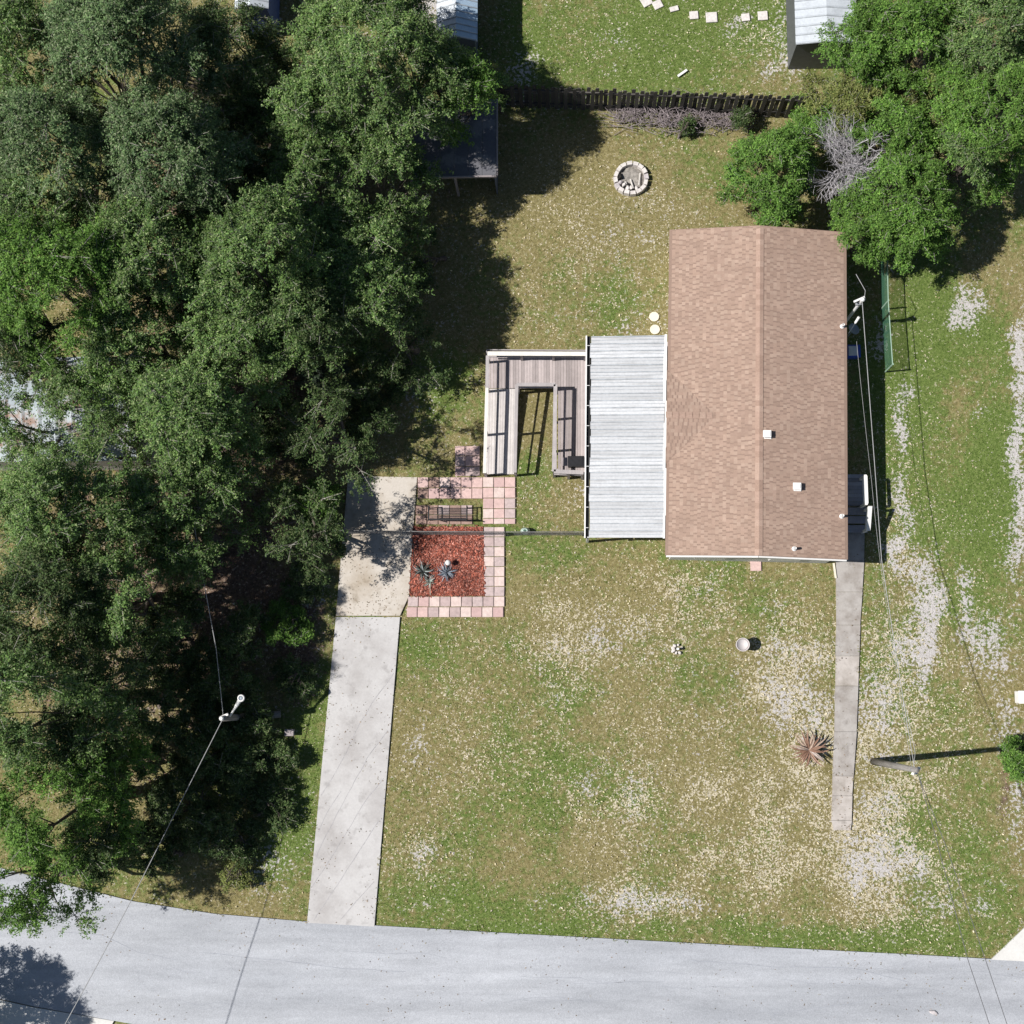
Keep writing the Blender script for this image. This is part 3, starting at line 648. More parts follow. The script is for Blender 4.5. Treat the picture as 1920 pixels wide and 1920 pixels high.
def railing(p0, p1, z0, z1, posts, cap=.15, capmat='railpale', mids=(.5,), end=None):
    """p0,p1: foot points (xy); z0,z1 deck heights at the ends"""
    p0 = Vector((p0.x, p0.y, 0)); p1 = Vector((p1.x, p1.y, 0)); HT = .92
    c0, c1 = p0 + Vector((0, 0, z0 + HT)), p1 + Vector((0, 0, z1 + HT))
    MB().beam(c0, c1, cap, .04).build('rail_cap', M[capmat], rp)
    for m in mids:
        MB().beam(p0 + Vector((0, 0, z0 + HT * m)), p1 + Vector((0, 0, z1 + HT * m)), .05, .045).build('mid_rail', M['railgrey'], rp)
    for q in posts:
        p = p0.lerp(p1, q); z = z0 + (z1 - z0) * q; MB().beam((p.x, p.y, 0), (p.x, p.y, z + HT - .022), .09, .09).build('post', M['railgrey'], rp)
zc = DZ + .92
def foot(px, py, z): p = at(px, py, z); return Vector((p.x, p.y, 0))
nw = foot(914, 663, zc); ne = foot(1101, 663.5, zc); sw = foot(908.5, 887, .06 + .92); wm = foot(913, 727, zc)
railing(nw, ne, DZ, DZ, (.34, .66, .98), .16)
railing(nw - Vector((0, .09, 0)), wm, DZ, DZ, (0.02, .95), .12, 'railgrey')
railing(wm, sw, DZ, .06, (.5, .985), .12)
ine = foot(1041.5, 721, zc); inw = foot(969, 721, zc); ins_ = foot(965.5, 886, .98)
railing(inw, ine, DZ, DZ, (.02, .98), .13, 'railgrey', (.5,))
railing(inw, ins_, DZ, .06, (.5, .985), .12, 'railgrey')
ise = foot(1038.5, 884, zc); railing(ine, ise, DZ, DZ, (.35, .72, .985), .14, 'railgrey')
railing(ise, foot(1094, 886, zc), DZ, DZ, (.5, .97), .15, 'railgrey', (.3, .62))
b = MB()
for p, q in ((at(914, 662), at(1101, 663)), (at(914, 662), at(914, 728)), (at(1043, 884), at(1100, 886)), (at(968, 726), at(1043, 726)), (at(1043, 726), at(1043, 884))):
    b.beam((p.x, p.y, DZ - .13), (q.x, q.y, DZ - .13), .04, .18)
b.build('rim_joist', M['railgrey'], rp)
c = at(1080, 866, DZ + .3); bx = thing('storage_box', (c.x, c.y, DZ), 'black lidded box standing on the deck beside the metal awning', 'box')
MB().box((c.x, c.y, DZ + .2), (.58, .36, .38)).build('box_body', M['black'], bx)
b = MB(); b.box((c.x, c.y, DZ + .42), (.62, .40, .05)); b.box((c.x, c.y, DZ + .452), (.5, .3, .02)); b.build('lid', M['black'], bx)
MB().box((c.x - .42, c.y, DZ + .36), (.2, .32, .03)).build('side_shelf', M['tub'], bx)

# ------------------------------------------------------------------ chain-link fences
M['oldsteel'] = basic('dull_old_steel', (.17, .165, .16), .7, .25, 9)
def chain_fence(name, pts, ht, posts, label, rail='oldsteel', wiremat='oldsteel', wire=.0016, base=.0, gate=None, step=.11):
    P = [at(*p) for p in pts]; t_ = thing(name, P[0], label, 'fence'); wm_ = MB()
    for i in range(len(P) - 1):
        a, b_ = P[i], P[i + 1]; d = b_ - a; L = d.length; d.normalize(); up = Vector((0, 0, 1))
        MB().tube([a + up * ht, b_ + up * ht], .019, 8).build('top_rail', M[rail], t_)
        n = max(1, round(L / posts))
        for k in range(n + (i == len(P) - 2)):
            p = a.lerp(b_, k / n); MB().tube([p, p + up * (ht + .06)], .03, 8).build('post', M[rail], t_)
        hz = ht - .06
        for sgn in (1, -1):
            s = -hz
            while s < L:
                s0, s1 = max(s, 0), min(s + hz, L)
                if s1 - s0 > .05:
                    za, zb = (s0 - s), (s1 - s)
                    if sgn < 0: za, zb = hz - za, hz - zb
                    wm_.tube([a + d * s0 + up * (.04 + za), a + d * s1 + up * (.04 + zb)], wire, 3, False)
                s += step
    o = wm_.build('wire_mesh', M[wiremat], t_); tag(o, kind='stuff'); return t_
chain_fence('chain_link_fence', [(640, 1001), (775, 1003), (948, 1004), (1092, 1004)], 1.15, 3.0, 'low chain-link fence crossing from driveway pad to the metal awning')
chain_fence('chain_link_fence', [(955, 197), (1250, 206), (1502, 215)], 1.15, 2.8, 'chain-link fence just in front of the dark picket fence')
chain_fence('chain_link_fence', [(1650, 480), (1652, 580), (1660, 697)], 1.15, 2.5, 'green chain-link fence on the right of the house shadow', 'greenrail', 'greenvinyl', .006, step=.09)

# back picket fence
pa, pb = at(938, 200), at(1502, 222); pf = thing('picket_fence', pa, 'dark weathered wooden picket fence along the back of the yard', 'fence')
d = (pb - pa); L = d.length; d.normalize(); sd = Vector((-d.y, d.x, 0))
n = int(L / .172); pmesh = []
b = MB(); b.add([(-.075, -.01, 0), (.075, -.01, 0), (.075, .01, 0), (-.075, .01, 0), (-.075, -.01, 1.74), (.075, -.01, 1.74), (.075, .01, 1.74), (-.075, .01, 1.74), (-.04, -.01, 1.8), (.04, -.01, 1.8), (.04, .01, 1.8), (-.04, .01, 1.8)],
             [(0, 1, 5, 4), (1, 2, 6, 5), (2, 3, 7, 6), (3, 0, 4, 7), (4, 5, 9, 8), (6, 7, 11, 10), (5, 6, 10, 9), (7, 4, 8, 11), (8, 9, 10, 11)])
pme = b.mesh('picket', M['picket'])
for i in range(n + 1):
    p = pa + d * (i * .172) + sd * (.0 if i % 2 else .075); o = link('picket', pme, pf, p - ORG[pf.name], (random.uniform(-.02, .02), random.uniform(-.015, .015), math.atan2(d.y, d.x) + random.uniform(-.05, .05))); o.scale = (1, 1, random.uniform(.97, 1.02))
for z in (.35, 1.45): MB().beam(pa + sd * .037 + Vector((0, 0, z)), pb + sd * .037 + Vector((0, 0, z)), .05, .09).build('rail', M['picket'], pf)
for i in range(6): p = pa.lerp(pb, i / 5) + sd * .037; MB().beam((p.x, p.y, 0), (p.x, p.y, 1.7), .045, .045).build('post', M['picket'], pf)
a, b_ = at(1412, 205, .25), at(1492, 207, .25); tag(MB().tube([a, b_], .025, 8).build('metal_pipe', M['galv']), 'loose grey pipe lying low along the back fence', 'pipe')
a, b_ = at(945, 193, .06), at(992, 192, .06); tag(MB().beam(a, b_, .16, .05).build('plank', M['railgrey']), 'grey plank lying in the shade by the small dark shed', 'plank')
a, b_ = at(1271, 143, .05), at(1288, 131, .05); tag(MB().beam(a, b_, .09, .05).build('plank', M['white']), 'short white board lying on the lawn behind the fence', 'plank')

# ------------------------------------------------------------------ side porch and things in the shade right of the house
sp = thing('side_steps', at(1600, 950), 'wooden landing and steps with white hand rails on the right of the house', 'steps')
LZ = .62
for i in range(8):
    y0 = 893 + i * 7.2; a, b_ = at(1560, y0, LZ), at(1624.5, y0, LZ); a.x = H(wu, 0, 0).x
    MB().beam(a, b_, .135, .03).build('landing_board', M['stair'], sp)
for i, (y0, z) in enumerate(((955, .62), (962, .62), (971, .44), (978, .44), (988, .26), (995, .26))):
    a, b_ = at(1560, y0, z), at(1626.5, y0, z); a.x = H(wu, 0, 0).x; MB().beam(a, b_, .14, .03).build('tread', M['stair'], sp)
a0, a1, a2 = at(1623, 892, 1.5), at(1625, 944, 1.5), at(1628, 992, 1.0)
MB().beam(a0, a1, .12, .04).build('hand_rail', M['white'], sp)
b0 = at(1631.5, 949, 1.5); b1 = at(1628, 995, 1.02); MB().beam(b0, b1, .15, .04).build('hand_rail', M['white'], sp)
for p in (a0, a1, b0 + Vector((0, -.05, 0)), b1 + Vector((0, .06, 0))): MB().beam((p.x, p.y, 0), (p.x, p.y, p.z - .022), .09, .09).build('post', M['white'], sp)
MB().beam(a0 - Vector((0, 0, .45)), a1 - Vector((0, 0, .45)), .04, .09).build('mid_rail', M['white'], sp)
MB().beam(b0 - Vector((0, 0, .45)), b1 - Vector((0, 0, .45)), .04, .09).build('mid_rail', M['white'], sp)
b = MB()
for y0 in (894, 948): a, e = at(1562, y0, LZ - .1), at(1624, y0, LZ - .1); b.beam(a, e, .04, .15)
b.build('rim_joist', M['stair'], sp)

def dish():
    c = at(1600, 618, 1.5); sd_ = thing('satellite_dish', (c.x, c.y, 0), 'grey satellite dish with white arm under the right eave', 'satellite dish')
    b = MB(); n = 24; ax = Vector((.25, .35, .9)).normalized(); u = ax.cross(Vector((0, 1, 0))).normalized(); v_ = ax.cross(u)
    for i, (r_, h) in enumerate(((.001, 0), (.1, .01), (.18, .03), (.24, .06), (.245, .05), (.18, .02), (.1, -.002), (.001, -.012))):
        for k in range(n): a = 2 * math.pi * k / n; b.v.append(tuple(c + u * r_ * math.cos(a) * .85 + v_ * r_ * math.sin(a) + ax * h))
    for i in range(7):
        for k in range(n): b.f.append((i * n + k, i * n + (k + 1) % n, (i + 1) * n + (k + 1) % n, (i + 1) * n + k))
    b.build('reflector', M['dish'], sd_, smooth=True)
    e = at(1611, 594, 2.15); m_ = at(1591, 625, 1.75)
    MB().tube([m_, m_.lerp(e, .6)], .015, 8).build('arm', M['white'], sd_); MB().tube([m_.lerp(e, .6), m_.lerp(e, .65), e], [.02, .045, .05], 10).build('receiver', M['white'], sd_)
    MB().tube([(c.x, c.y, 0), (c.x, c.y, 1.2), c - ax * .02], .025, 8).build('mount_pole', M['galv'], sd_)
dish()
c = at(1600, 660, .4); bn = thing('blue_bin', (c.x, c.y, 0), 'blue plastic bin with pale lid in the house shadow', 'bin')
b = MB(); b.hexa([(c.x - .18, c.y - .18, 0), (c.x + .18, c.y - .18, 0), (c.x + .18, c.y + .18, 0), (c.x - .18, c.y + .18, 0), (c.x - .24, c.y - .24, .55), (c.x + .24, c.y - .24, .55), (c.x + .24, c.y + .24, .55), (c.x - .24, c.y + .24, .55)]); b.build('bin_body', M['blue'], bn)
b = MB(); b.box((c.x - .04, c.y, .58), (.34, .36, .05)); b.box((c.x - .04, c.y, .61), (.26, .28, .02)); b.build('lid', M['white'], bn)

# service mast on the right wall, with cross arm and thin rod
mt = at(1617, 562, 3.4); ms = thing('service_mast', (mt.x, mt.y, 0), 'white electrical service mast with cross arm at the right eave', 'mast')
MB().tube([(mt.x, mt.y, 0), (mt.x, mt.y, 3.42)], .055, 12).build('conduit', M['white'], ms)
MB().lathe([(.03, 0), (.09, .03), (.085, .10), (.03, .15), (0, .15)], (mt.x, mt.y, 3.38), 12).build('weather_head', M['white'], ms, smooth=True)
a, b_ = at(1601, 566, 3.3), at(1621, 557, 3.3); MB().beam(a, b_, .07, .06).build('cross_arm', M['white'], ms)
a, b_ = at(1604, 571, 3.0), at(1615, 569, 3.0); MB().beam(a, b_, .10, .08).build('bracket', M['galv'], ms)
MB().tube([at(1621, 557, 3.3), at(1622.5, 545, 3.45), at(1605, 514, 3.6)], .012, 6).build('thin_rod', M['wire'], ms)

def wire_obj(name, pts, r_, mat, label, sag=.0, n=26):
    b = MB(); P = []
    for i in range(len(pts) - 1):
        for k in range(n): t_ = k / n; q = pts[i].lerp(pts[i + 1], t_); q.z -= sag * 4 * t_ * (1 - t_); P.append(q)
    P.append(pts[-1]); b.tube(P, r_, 6); return tag(b.build(name, mat), label, 'cable')
# right pole
pbse, ptop = at(1638, 1428), at(1719, 1444, 6.5)
up_ = thing('utility_pole', pbse, 'bare grey wooden utility pole on the right sandy lawn', 'utility pole')
MB().tube([pbse - Vector((0, 0, .3)), pbse.lerp(ptop, .5), ptop], [.125, .11, .085], 14).build('pole_shaft', M['pole'], up_, smooth=True)
for k, (dx, dy, z) in enumerate(((.12, .05, -.25), (-.05, -.13, -.35), (.1, -.12, -.6))): MB().lathe([(.03, 0), (.05, .03), (.03, .06), (.05, .09), (.02, .12), (0, .12)], ptop + Vector((dx, dy, z)), 10).build('insulator', M['white'], up_)
MB().beam(ptop + Vector((-.12, .0, -.35)), ptop + Vector((.16, -.02, -.35)), .06, .08).build('bracket', M['galv'], up_)
wire_obj('service_cable', [Vector((mt.x, mt.y, 3.35)), at(1640, 872, 3.4), at(1653, 1050, 3.9), at(1690, 1290, 5.1), ptop + Vector((0, 0, -.25))], .013, M['wire'], 'thick pale service cable from the mast along the right eave to the pole', 0)
wire_obj('telephone_cable', [at(1606, 640, 3.0), at(1634, 900, 3.1), at(1650, 1050, 3.6), ptop + Vector((0, 0, -.6))], .006, M['wire'], 'thin cable running beside the thick service cable', .05)
wire_obj('overhead_wire', [ptop + Vector((.1, -.1, -.3)), at(1752, 1560, 6.3), at(1815, 1800, 6.2), at(1860, 1935, 6.2), at(1990, 2300, 6.6)], .012, M['darkwire'], 'overhead wire from the right pole across the road', 0)
wire_obj('overhead_wire', [ptop + Vector((.12, -.05, -.5)), at(1775, 1590, 6.2), at(1848, 1800, 6.1), at(1893, 1935, 6.1), at(2020, 2300, 6.5)], .012, M['darkwire'], 'second overhead wire right of the first across the road', 0)
wire_obj('overhead_wire', [ptop + Vector((.0, .1, -.4)), at(1716, 1412, 6.6), at(1700, 1330, 6.6)], .008, M['wire'], 'short thin wire above the right pole', 0)

# left lamp pole
LT = 3.3; lt = at(417, 1347, LT); lb = Vector((lt.x + .06, lt.y, 0))
lp = thing('street_lamp', lb, 'street lamp with white arm on a grey pole under the left trees', 'street lamp')
MB().tube([lb - Vector((0, 0, .3)), lb.lerp(lt, .5), lt], [.13, .12, .10], 14).build('pole_shaft', M['pole'], lp, smooth=True)
a = at(431, 1343, 3.0); e = at(452, 1309, 3.2); MB().tube([lt + Vector((0, 0, -.4)), a], .035, 8).build('bracket', M['galv'], lp)
MB().tube([a, a.lerp(e, .4), a.lerp(e, .62), a.lerp(e, .85)], [.035, .04, .065, .075], 12).build('lamp_arm', M['white'], lp, smooth=True)
b = MB(); b.lathe([(.085, .02), (.12, 0), (.135, .04), (.12, .08), (.085, .09), (.075, .05), (.085, .02)], e - Vector((0, 0, .05)), 20); b.build('lamp_ring', M['white'], lp, smooth=True)
MB().lathe([(.07, 0), (.08, .03), (.04, .06), (0, .06)], e - Vector((0, 0, .04)), 14).build('lens', M['dish'], lp, smooth=True)
MB().lathe([(.05, 0), (.09, .04), (.05, .1), (0, .1)], lt + Vector((-.02, 0, 0)), 10).build('pole_cap', M['white'], lp)
MB().beam(lt + Vector((-.05, .06, -.15)), at(428, 1339, 3.2), .08, .05).build('cross_arm', M['white'], lp)
wire_obj('overhead_wire', [lt + Vector((0, 0, -.1)), at(333, 1515, 4.0), at(245, 1690, 4.8), at(190, 1795, 5.2), at(125, 1915, 5.6), at(0, 2150, 6.4)], .014, M['wire'], 'overhead wire from the street lamp down across the road', 0)
wire_obj('overhead_wire', [lt + Vector((0, 0, -.15)), at(405, 1215, 3.6), at(380, 1080, 4.2), at(350, 900, 5.2)], .013, M['wire'], 'overhead wire from the street lamp up into the oak crowns', 0)

tag(MB().tube([at(428, 1347, .14), at(480, 1343, .15), at(526, 1339, .13)], [.12, .14, .13], 10).build('fallen_log', M['pole'], None, None, True), 'grey fallen log lying in the shade beside the street lamp', 'log')
# ------------------------------------------------------------------ bench, plants in the mulch, garden things
bc = at(842, 965); bh = thing('garden_bench', bc, 'black iron garden bench with slats on mossy pavers', 'bench')
def BP(x, y, z): return Vector((bc.x + x, bc.y + y, z))
for i in range(7): MB().beam(BP(-.68, .20 - i * .062, .44), BP(.68, .19 - i * .062, .44), .018, .018).build('seat_slat', M['blackmetal'], bh)
for i in range(4): MB().beam(BP(-.68, -.22 - .025 * i, .52 + .09 * i), BP(.70, -.24 - .025 * i, .52 + .09 * i), .022, .05).build('back_slat', M['blackmetal'], bh)
for s in (-.72, .72):
    MB().tube([BP(s, .24, 0), BP(s, .24, .62)], .022, 8).build('leg', M['blackmetal'], bh); MB().tube([BP(s, -.22, 0), BP(s, -.22, .45), BP(s, -.34, .86)], .022, 8).build('leg', M['blackmetal'], bh)
    MB().tube([BP(s, .26, .62), BP(s, 0, .64), BP(s, -.27, .62)], .024, 8).build('arm_rest', M['blackmetal'], bh); MB().beam(BP(s, .23, .42), BP(s, -.22, .42), .03, .03).build('seat_rail', M['blackmetal'], bh)

def strap_plant(name, c, n, length, h, cols, label, cat, width=.05, rise=.55, seed=1, part='frond', mat=None, spread=None):
    r_ = random.Random(seed); t_ = thing(name, c, label, cat)
    ms_ = [basic(part + '_skin', cc, .7, .25, 12) for cc in cols]
    for i in range(n):
        a = 2 * math.pi * (i + r_.uniform(-.3, .3)) / n * (1 if not spread else 1); L_ = length * r_.uniform(.7, 1.1); el = r_.uniform(rise * .15, rise * 1.5); bend = r_.uniform(-1, 1) * (.3 if n == 30 or n == 34 and length > .6 else .9); b = MB(); P = []
        for k in range(7):
            t_k = k / 6; rad = L_ * t_k * math.cos(el * (1 - .7 * t_k)); z = h + L_ * math.sin(el) * t_k * (1.25 - t_k) ; ak = a + bend * t_k * t_k; P.append(Vector((c.x + rad * math.cos(ak), c.y + rad * math.sin(ak), max(.04 + .01 * (i % 5), c.z + z))))
        sd2 = Vector((-math.sin(a), math.cos(a), 0)); vs = []
        for k, p in enumerate(P):
            wd = width * (math.sin(math.pi * min(1, .18 + .8 * k / 6)) + .06); vs += [p - sd2 * wd / 2, p + Vector((0, 0, -wd * .25)), p + sd2 * wd / 2]
        fs = []
        for k in range(6): q = 3 * k; fs += [(q, q + 1, q + 4, q + 3), (q + 1, q + 2, q + 5, q + 4)]
        b.add(vs, fs).build(part, r_.choice(ms_), t_)
    return t_
strap_plant('cycad', at(1513, 1405), 34, .74, .42, [(.28, .17, .12), (.22, .125, .085), (.36, .27, .21), (.40, .33, .29)], 'brown dried cycad with radiating fronds beside the front walk', 'plant', .075, .5, 4)
o = strap_plant('bromeliad', at(794, 1071), 44, .50, .05, [(.06, .07, .06), (.16, .18, .17), (.34, .37, .37), (.02, .025, .02)], 'dark grey green spiky plant nearer the driveway in the mulch', 'plant', .032, 1.0, 8, 'leaf')
o = strap_plant('bromeliad', at(838, 1074), 38, .46, .05, [(.08, .10, .13), (.20, .23, .27), (.36, .38, .42), (.02, .025, .03)], 'blue grey spiky plant below the white ball in the mulch', 'plant', .036, 1.0, 12, 'leaf')
o = strap_plant('bromeliad', at(806, 1090), 16, .30, .04, [(.20, .24, .20), (.32, .36, .33)], 'small pale spiky plant at the foot of the dark one', 'plant', .03, .9, 15, 'leaf')
c = at(840, 1055, .38); gl = thing('garden_ball', (c.x, c.y, 0), 'white ball ornament on a short stake in the red mulch', 'ornament')
MB().lathe([(.001, -.11), (.07, -.085), (.105, -.02), (.105, .03), (.07, .085), (.001, .11)], c, 16).build('ball', M['white'], gl, smooth=True); MB().tube([(c.x, c.y, 0), (c.x, c.y, .3)], .015, 8).build('stake', M['galv'], gl)
a, b_ = at(807, 1116, .02), at(806, 1096, .6); tag(MB().tube([a, b_], .012, 8).build('plant_stake', M['cream']), 'thin leaning stake in front of the dark spiky plant', 'stake')
a, b_ = at(776, 1062, .02), at(775, 1020, .6); tag(MB().tube([a, b_], .016, 8).build('plant_stake', M['blackmetal']), 'thin dark stake along the driveway edge of the mulch', 'stake')
c = at(985, 996, .1); vs_ = thing('glazed_vase', (c.x, c.y, 0), 'pale green glazed vase at the foot of the low chain-link fence', 'vase')
MB().lathe([(.07, 0), (.12, .08), (.135, .18), (.11, .28), (.06, .34), (.07, .37), (.05, .36), (.045, .2), (0, .2)], (c.x, c.y, 0), 20, 1.35).build('vase_body', M['vase'], vs_, smooth=True)
# grey tub
c = at(1389, 1209.5); tb = thing('round_tub', c, 'grey round tub with pale rim standing on the front lawn', 'tub')
MB().lathe([(.20, 0), (.225, .55), (.225, .6), (.17, .585), (.1, .575), (0, .57)], c, 28).build('tub_body', M['tub'], tb, smooth=False)
MB().lathe([(.226, .56), (.25, .58), (.252, .62), (.238, .632), (.222, .615), (.22, .59)], c, 28).build('rim', M['tubrim'], tb, smooth=True)
# ring of white stones round a pipe
c = at(1270, 1217); wr = thing('stone_ring', c, 'small cluster of white stones round a white pipe on the front lawn', 'stones')
def rock_mesh(name, mat, seed, n=1.0):
    r_ = random.Random(seed); b = MB(); ph = [r_.uniform(.75, 1.15) for _ in range(8)]
    for z, q in ((-.5, .75), (-.1, 1.0), (.3, .9), (.5, .55)):
        for k in range(8): a = 2 * math.pi * k / 8; b.v.append((math.cos(a) * .5 * q * ph[k] * r_.uniform(.92, 1.08), math.sin(a) * .5 * q * ph[k] * r_.uniform(.92, 1.08), z))
    for i in range(3):
        for k in range(8): b.f.append((i * 8 + k, i * 8 + (k + 1) % 8, (i + 1) * 8 + (k + 1) % 8, (i + 1) * 8 + k))
    b.f.append(tuple(range(24, 32))); return b.mesh(name, mat)
RK = [rock_mesh('rock', M['stone'], i) for i in range(4)]; RKG = [rock_mesh('rock', M['greystone'], 10 + i) for i in range(3)]
for i, (a, q) in enumerate(((2.2, .16), (2.9, .17), (3.6, .18), (4.4, .14), (5.2, .15), (1.4, .12), (.4, .10))):
    o = link('stone', RK[i % 4], wr, (math.cos(a) * .17, math.sin(a) * .15, .04), (0, 0, a)); o.scale = (q, q * .8, .12)
MB().tube([(c.x, c.y, 0), (c.x, c.y, .3)], .045, 12).build('pipe', M['white'], wr)
# fire pit
c = at(1183, 337); fp = thing('fire_pit', c, 'round fire pit ringed with pale blocks in the back yard', 'fire pit')
MB().lathe([(.62, -.02), (.62, .03), (.3, .045), (0, .05)], c, 32).build('ash_bed', M['ash'], fp, smooth=True)
bm_ = []
for k in range(3):
    b = MB(); b.hexa([(-.13, -.09, 0), (.13, -.09, 0), (.115, .09, 0), (-.115, .09, 0), (-.12, -.08, .24), (.12, -.08, .24), (.105, .08, .24), (-.105, .08, .24)]); bm_.append(b.mesh('block', M['stone'] if k < 2 else M['greystone']))
nb = 16
for i in range(nb):
    a = 2 * math.pi * i / nb + .1; ra = .60 + random.uniform(-.015, .015)
    o = link('block', random.choice(bm_), fp, (ra * math.cos(a), ra * math.sin(a), -.03 + random.uniform(-.02, .02)), (random.uniform(-.05, .05), random.uniform(-.05, .05), a + math.pi / 2 + random.uniform(-.12, .12))); o.scale = (.88, .9, 1)
for i, (a, ra, q) in enumerate(((3.9, .36, .22), (4.4, .42, .24), (4.75, .38, .2), (5.2, .45, .22), (3.5, .45, .2))):
    o = link('loose_stone', (RK + RKG)[i], fp, (ra * math.cos(a), ra * math.sin(a), .1), (.2, .1, a)); o.scale = (q, q * .75, .2)
for p, q, rr_, mt_ in (((-.02, -.02), (.08, -.42), .035, 'log'), ((.36, .22), (.30, -.28), .03, 'log'), ((-.22, -.12), (-.12, -.45), .04, 'log'), ((-.45, .22), (-.40, .0), .07, 'char'), ((-.1, -.2), (-.3, -.38), .05, 'char'), ((.12, -.3), (.0, -.5), .045, 'char')):
    MB().tube([(c.x + p[0], c.y + p[1], .1), (c.x + q[0], c.y + q[1], .16)], rr_, 8).build('log', M[mt_], fp)
# odds and ends
a, b_ = at(1563, 1056, .06), at(1567, 1084, .06); tag(MB().beam(a, b_, .07, .06).build('downspout_extension', M['cream']), 'cream downspout piece beside the top of the front walk', 'downspout')
c = at(1750, 1898); o = link('rubble_lump', RKG[0], None, (c.x, c.y, .05), (0, 0, -.35)); o.scale = (.34, .16, .1); tag(o, 'dark lump of debris lying on the road', 'debris')
c = at(1911, 1307); tag(MB().box((c.x + .05, c.y, .22), (.42, .42, .44)).box((c.x + .05, c.y, .46), (.46, .46, .05)).build('utility_box', M['white']), 'white utility box at the right edge of the lawn', 'box')
c = at(545, 1373); o = MB().box((c.x, c.y, .14), (.3, .22, .28)).box((c.x, c.y, .30), (.33, .25, .04)).build('utility_box', M['tub']); tag(o, 'small grey box in the shade below the street lamp', 'box')

# ------------------------------------------------------------------ neighbouring sheds
def gable_building(name, px, ez, rz, mats, label, cat, along='y', ribs=.25, over=.12):
    """px = (x0,y0,x1,y1) of the eave rectangle seen in the survey"""
    x0, y0, x1, y1 = px; p0, p1 = at(x0, y1, ez), at(x1, y0, ez); ax, ay, bx, by = p0.x, p0.y, p1.x, p1.y
    t_ = thing(name, ((ax + bx) / 2, (ay + by) / 2, 0), label, cat)
    b = MB(); o_ = over
    for q in ((ax + o_, ay + o_, bx - o_, ay + o_ + .06), (ax + o_, by - o_ - .06, bx - o_, by - o_), (ax + o_, ay + o_ + .06, ax + o_ + .06, by - o_ - .06), (bx - o_ - .06, ay + o_ + .06, bx - o_, by - o_ - .06)):
        b.hexa([(q[0], q[1], 0), (q[2], q[1], 0), (q[2], q[3], 0), (q[0], q[3], 0), (q[0], q[1], ez - .05), (q[2], q[1], ez - .05), (q[2], q[3], ez - .05), (q[0], q[3], ez - .05)])
    b.build('wall', mats[1], t_)
    mx, my = (ax + bx) / 2, (ay + by) / 2
    if along == 'y': S_ = [((ax, ay), (mx, ay), (mx, by), (ax, by), mats[0]), ((bx, ay), (mx, ay), (mx, by), (bx, by), mats[2])]
    else: S_ = [((ax, ay), (ax, my), (bx, my), (bx, ay), mats[0]), ((ax, by), (ax, my), (bx, my), (bx, by), mats[2])]
    for e0, r0, r1, e1, m_ in S_:
        E0, R0, R1, E1 = Vector((*e0, ez)), Vector((*r0, rz)), Vector((*r1, rz)), Vector((*e1, ez)); n_ = max(2, int((E1 - E0).length / ribs)) if along == 'x' or True else 2
        for k in range(n_):
            q0, q1 = k / n_, (k + 1) / n_; b = MB(); vs = []
            pr = ((0, .0), (.16, .03), (.3, .0), (1.0, 0.0))
            for q, h in pr: t0 = q0 + (q1 - q0) * q; vs += [E0.lerp(E1, t0) + Vector((0, 0, h)), R0.lerp(R1, t0) + Vector((0, 0, h))]
            b.add(vs, [(2 * i, 2 * i + 1, 2 * i + 3, 2 * i + 2) for i in range(3)]); b.build('roof_panel', m_, t_)
            MB().beam(E0.lerp(E1, q0 + .005) + Vector((0, 0, .012)), R0.lerp(R1, q0 + .005) + Vector((0, 0, .012)), .035, .04).build('seam_rib', M['seam'], t_)
    b = MB()
    if along == 'y':
        for yy in (ay + over, by - over): b.add([(ax + over, yy, ez - .05), (bx - over, yy, ez - .05), (mx, yy, rz - .05)], [(0, 1, 2)])
    else:
        for xx in (ax + over, bx - over): b.add([(xx, ay + over, ez - .05), (xx, by - over, ez - .05), (xx, my, rz - .05)], [(0, 1, 2)])
    b.build('gable_end', mats[1], t_)
    return t_
gable_building('garden_shed', (818, -160, 896, 79), 2.1, 2.5, (M['whitemetal'], M['bluegreywall'], M['bluemetal']), 'shed with white and pale blue metal roof at the top edge', 'shed', 'y')
gable_building('garden_shed', (1492, -140, 1600, 84), 2.1, 2.3, (M['whitemetal'], M['ribwall'], M['whitemetal']), 'white roofed shed with dark ribbed front half under the right trees', 'shed', 'y', .33, .05)
gable_building('trailer', (440, -160, 508, 18), 2.4, 2.7, (M['whitemetal'], M['bluewall'], M['whitemetal']), 'blue walled trailer corner peeking between crowns at the top edge', 'trailer', 'y')
gable_building('neighbour_house', (-330, 668, 268, 868), 2.7, 3.2, (M['rustmetal'], M['wall'], M['rustmetal']), 'house with rusty white metal roof half hidden under the left oaks', 'house', 'x', .6)
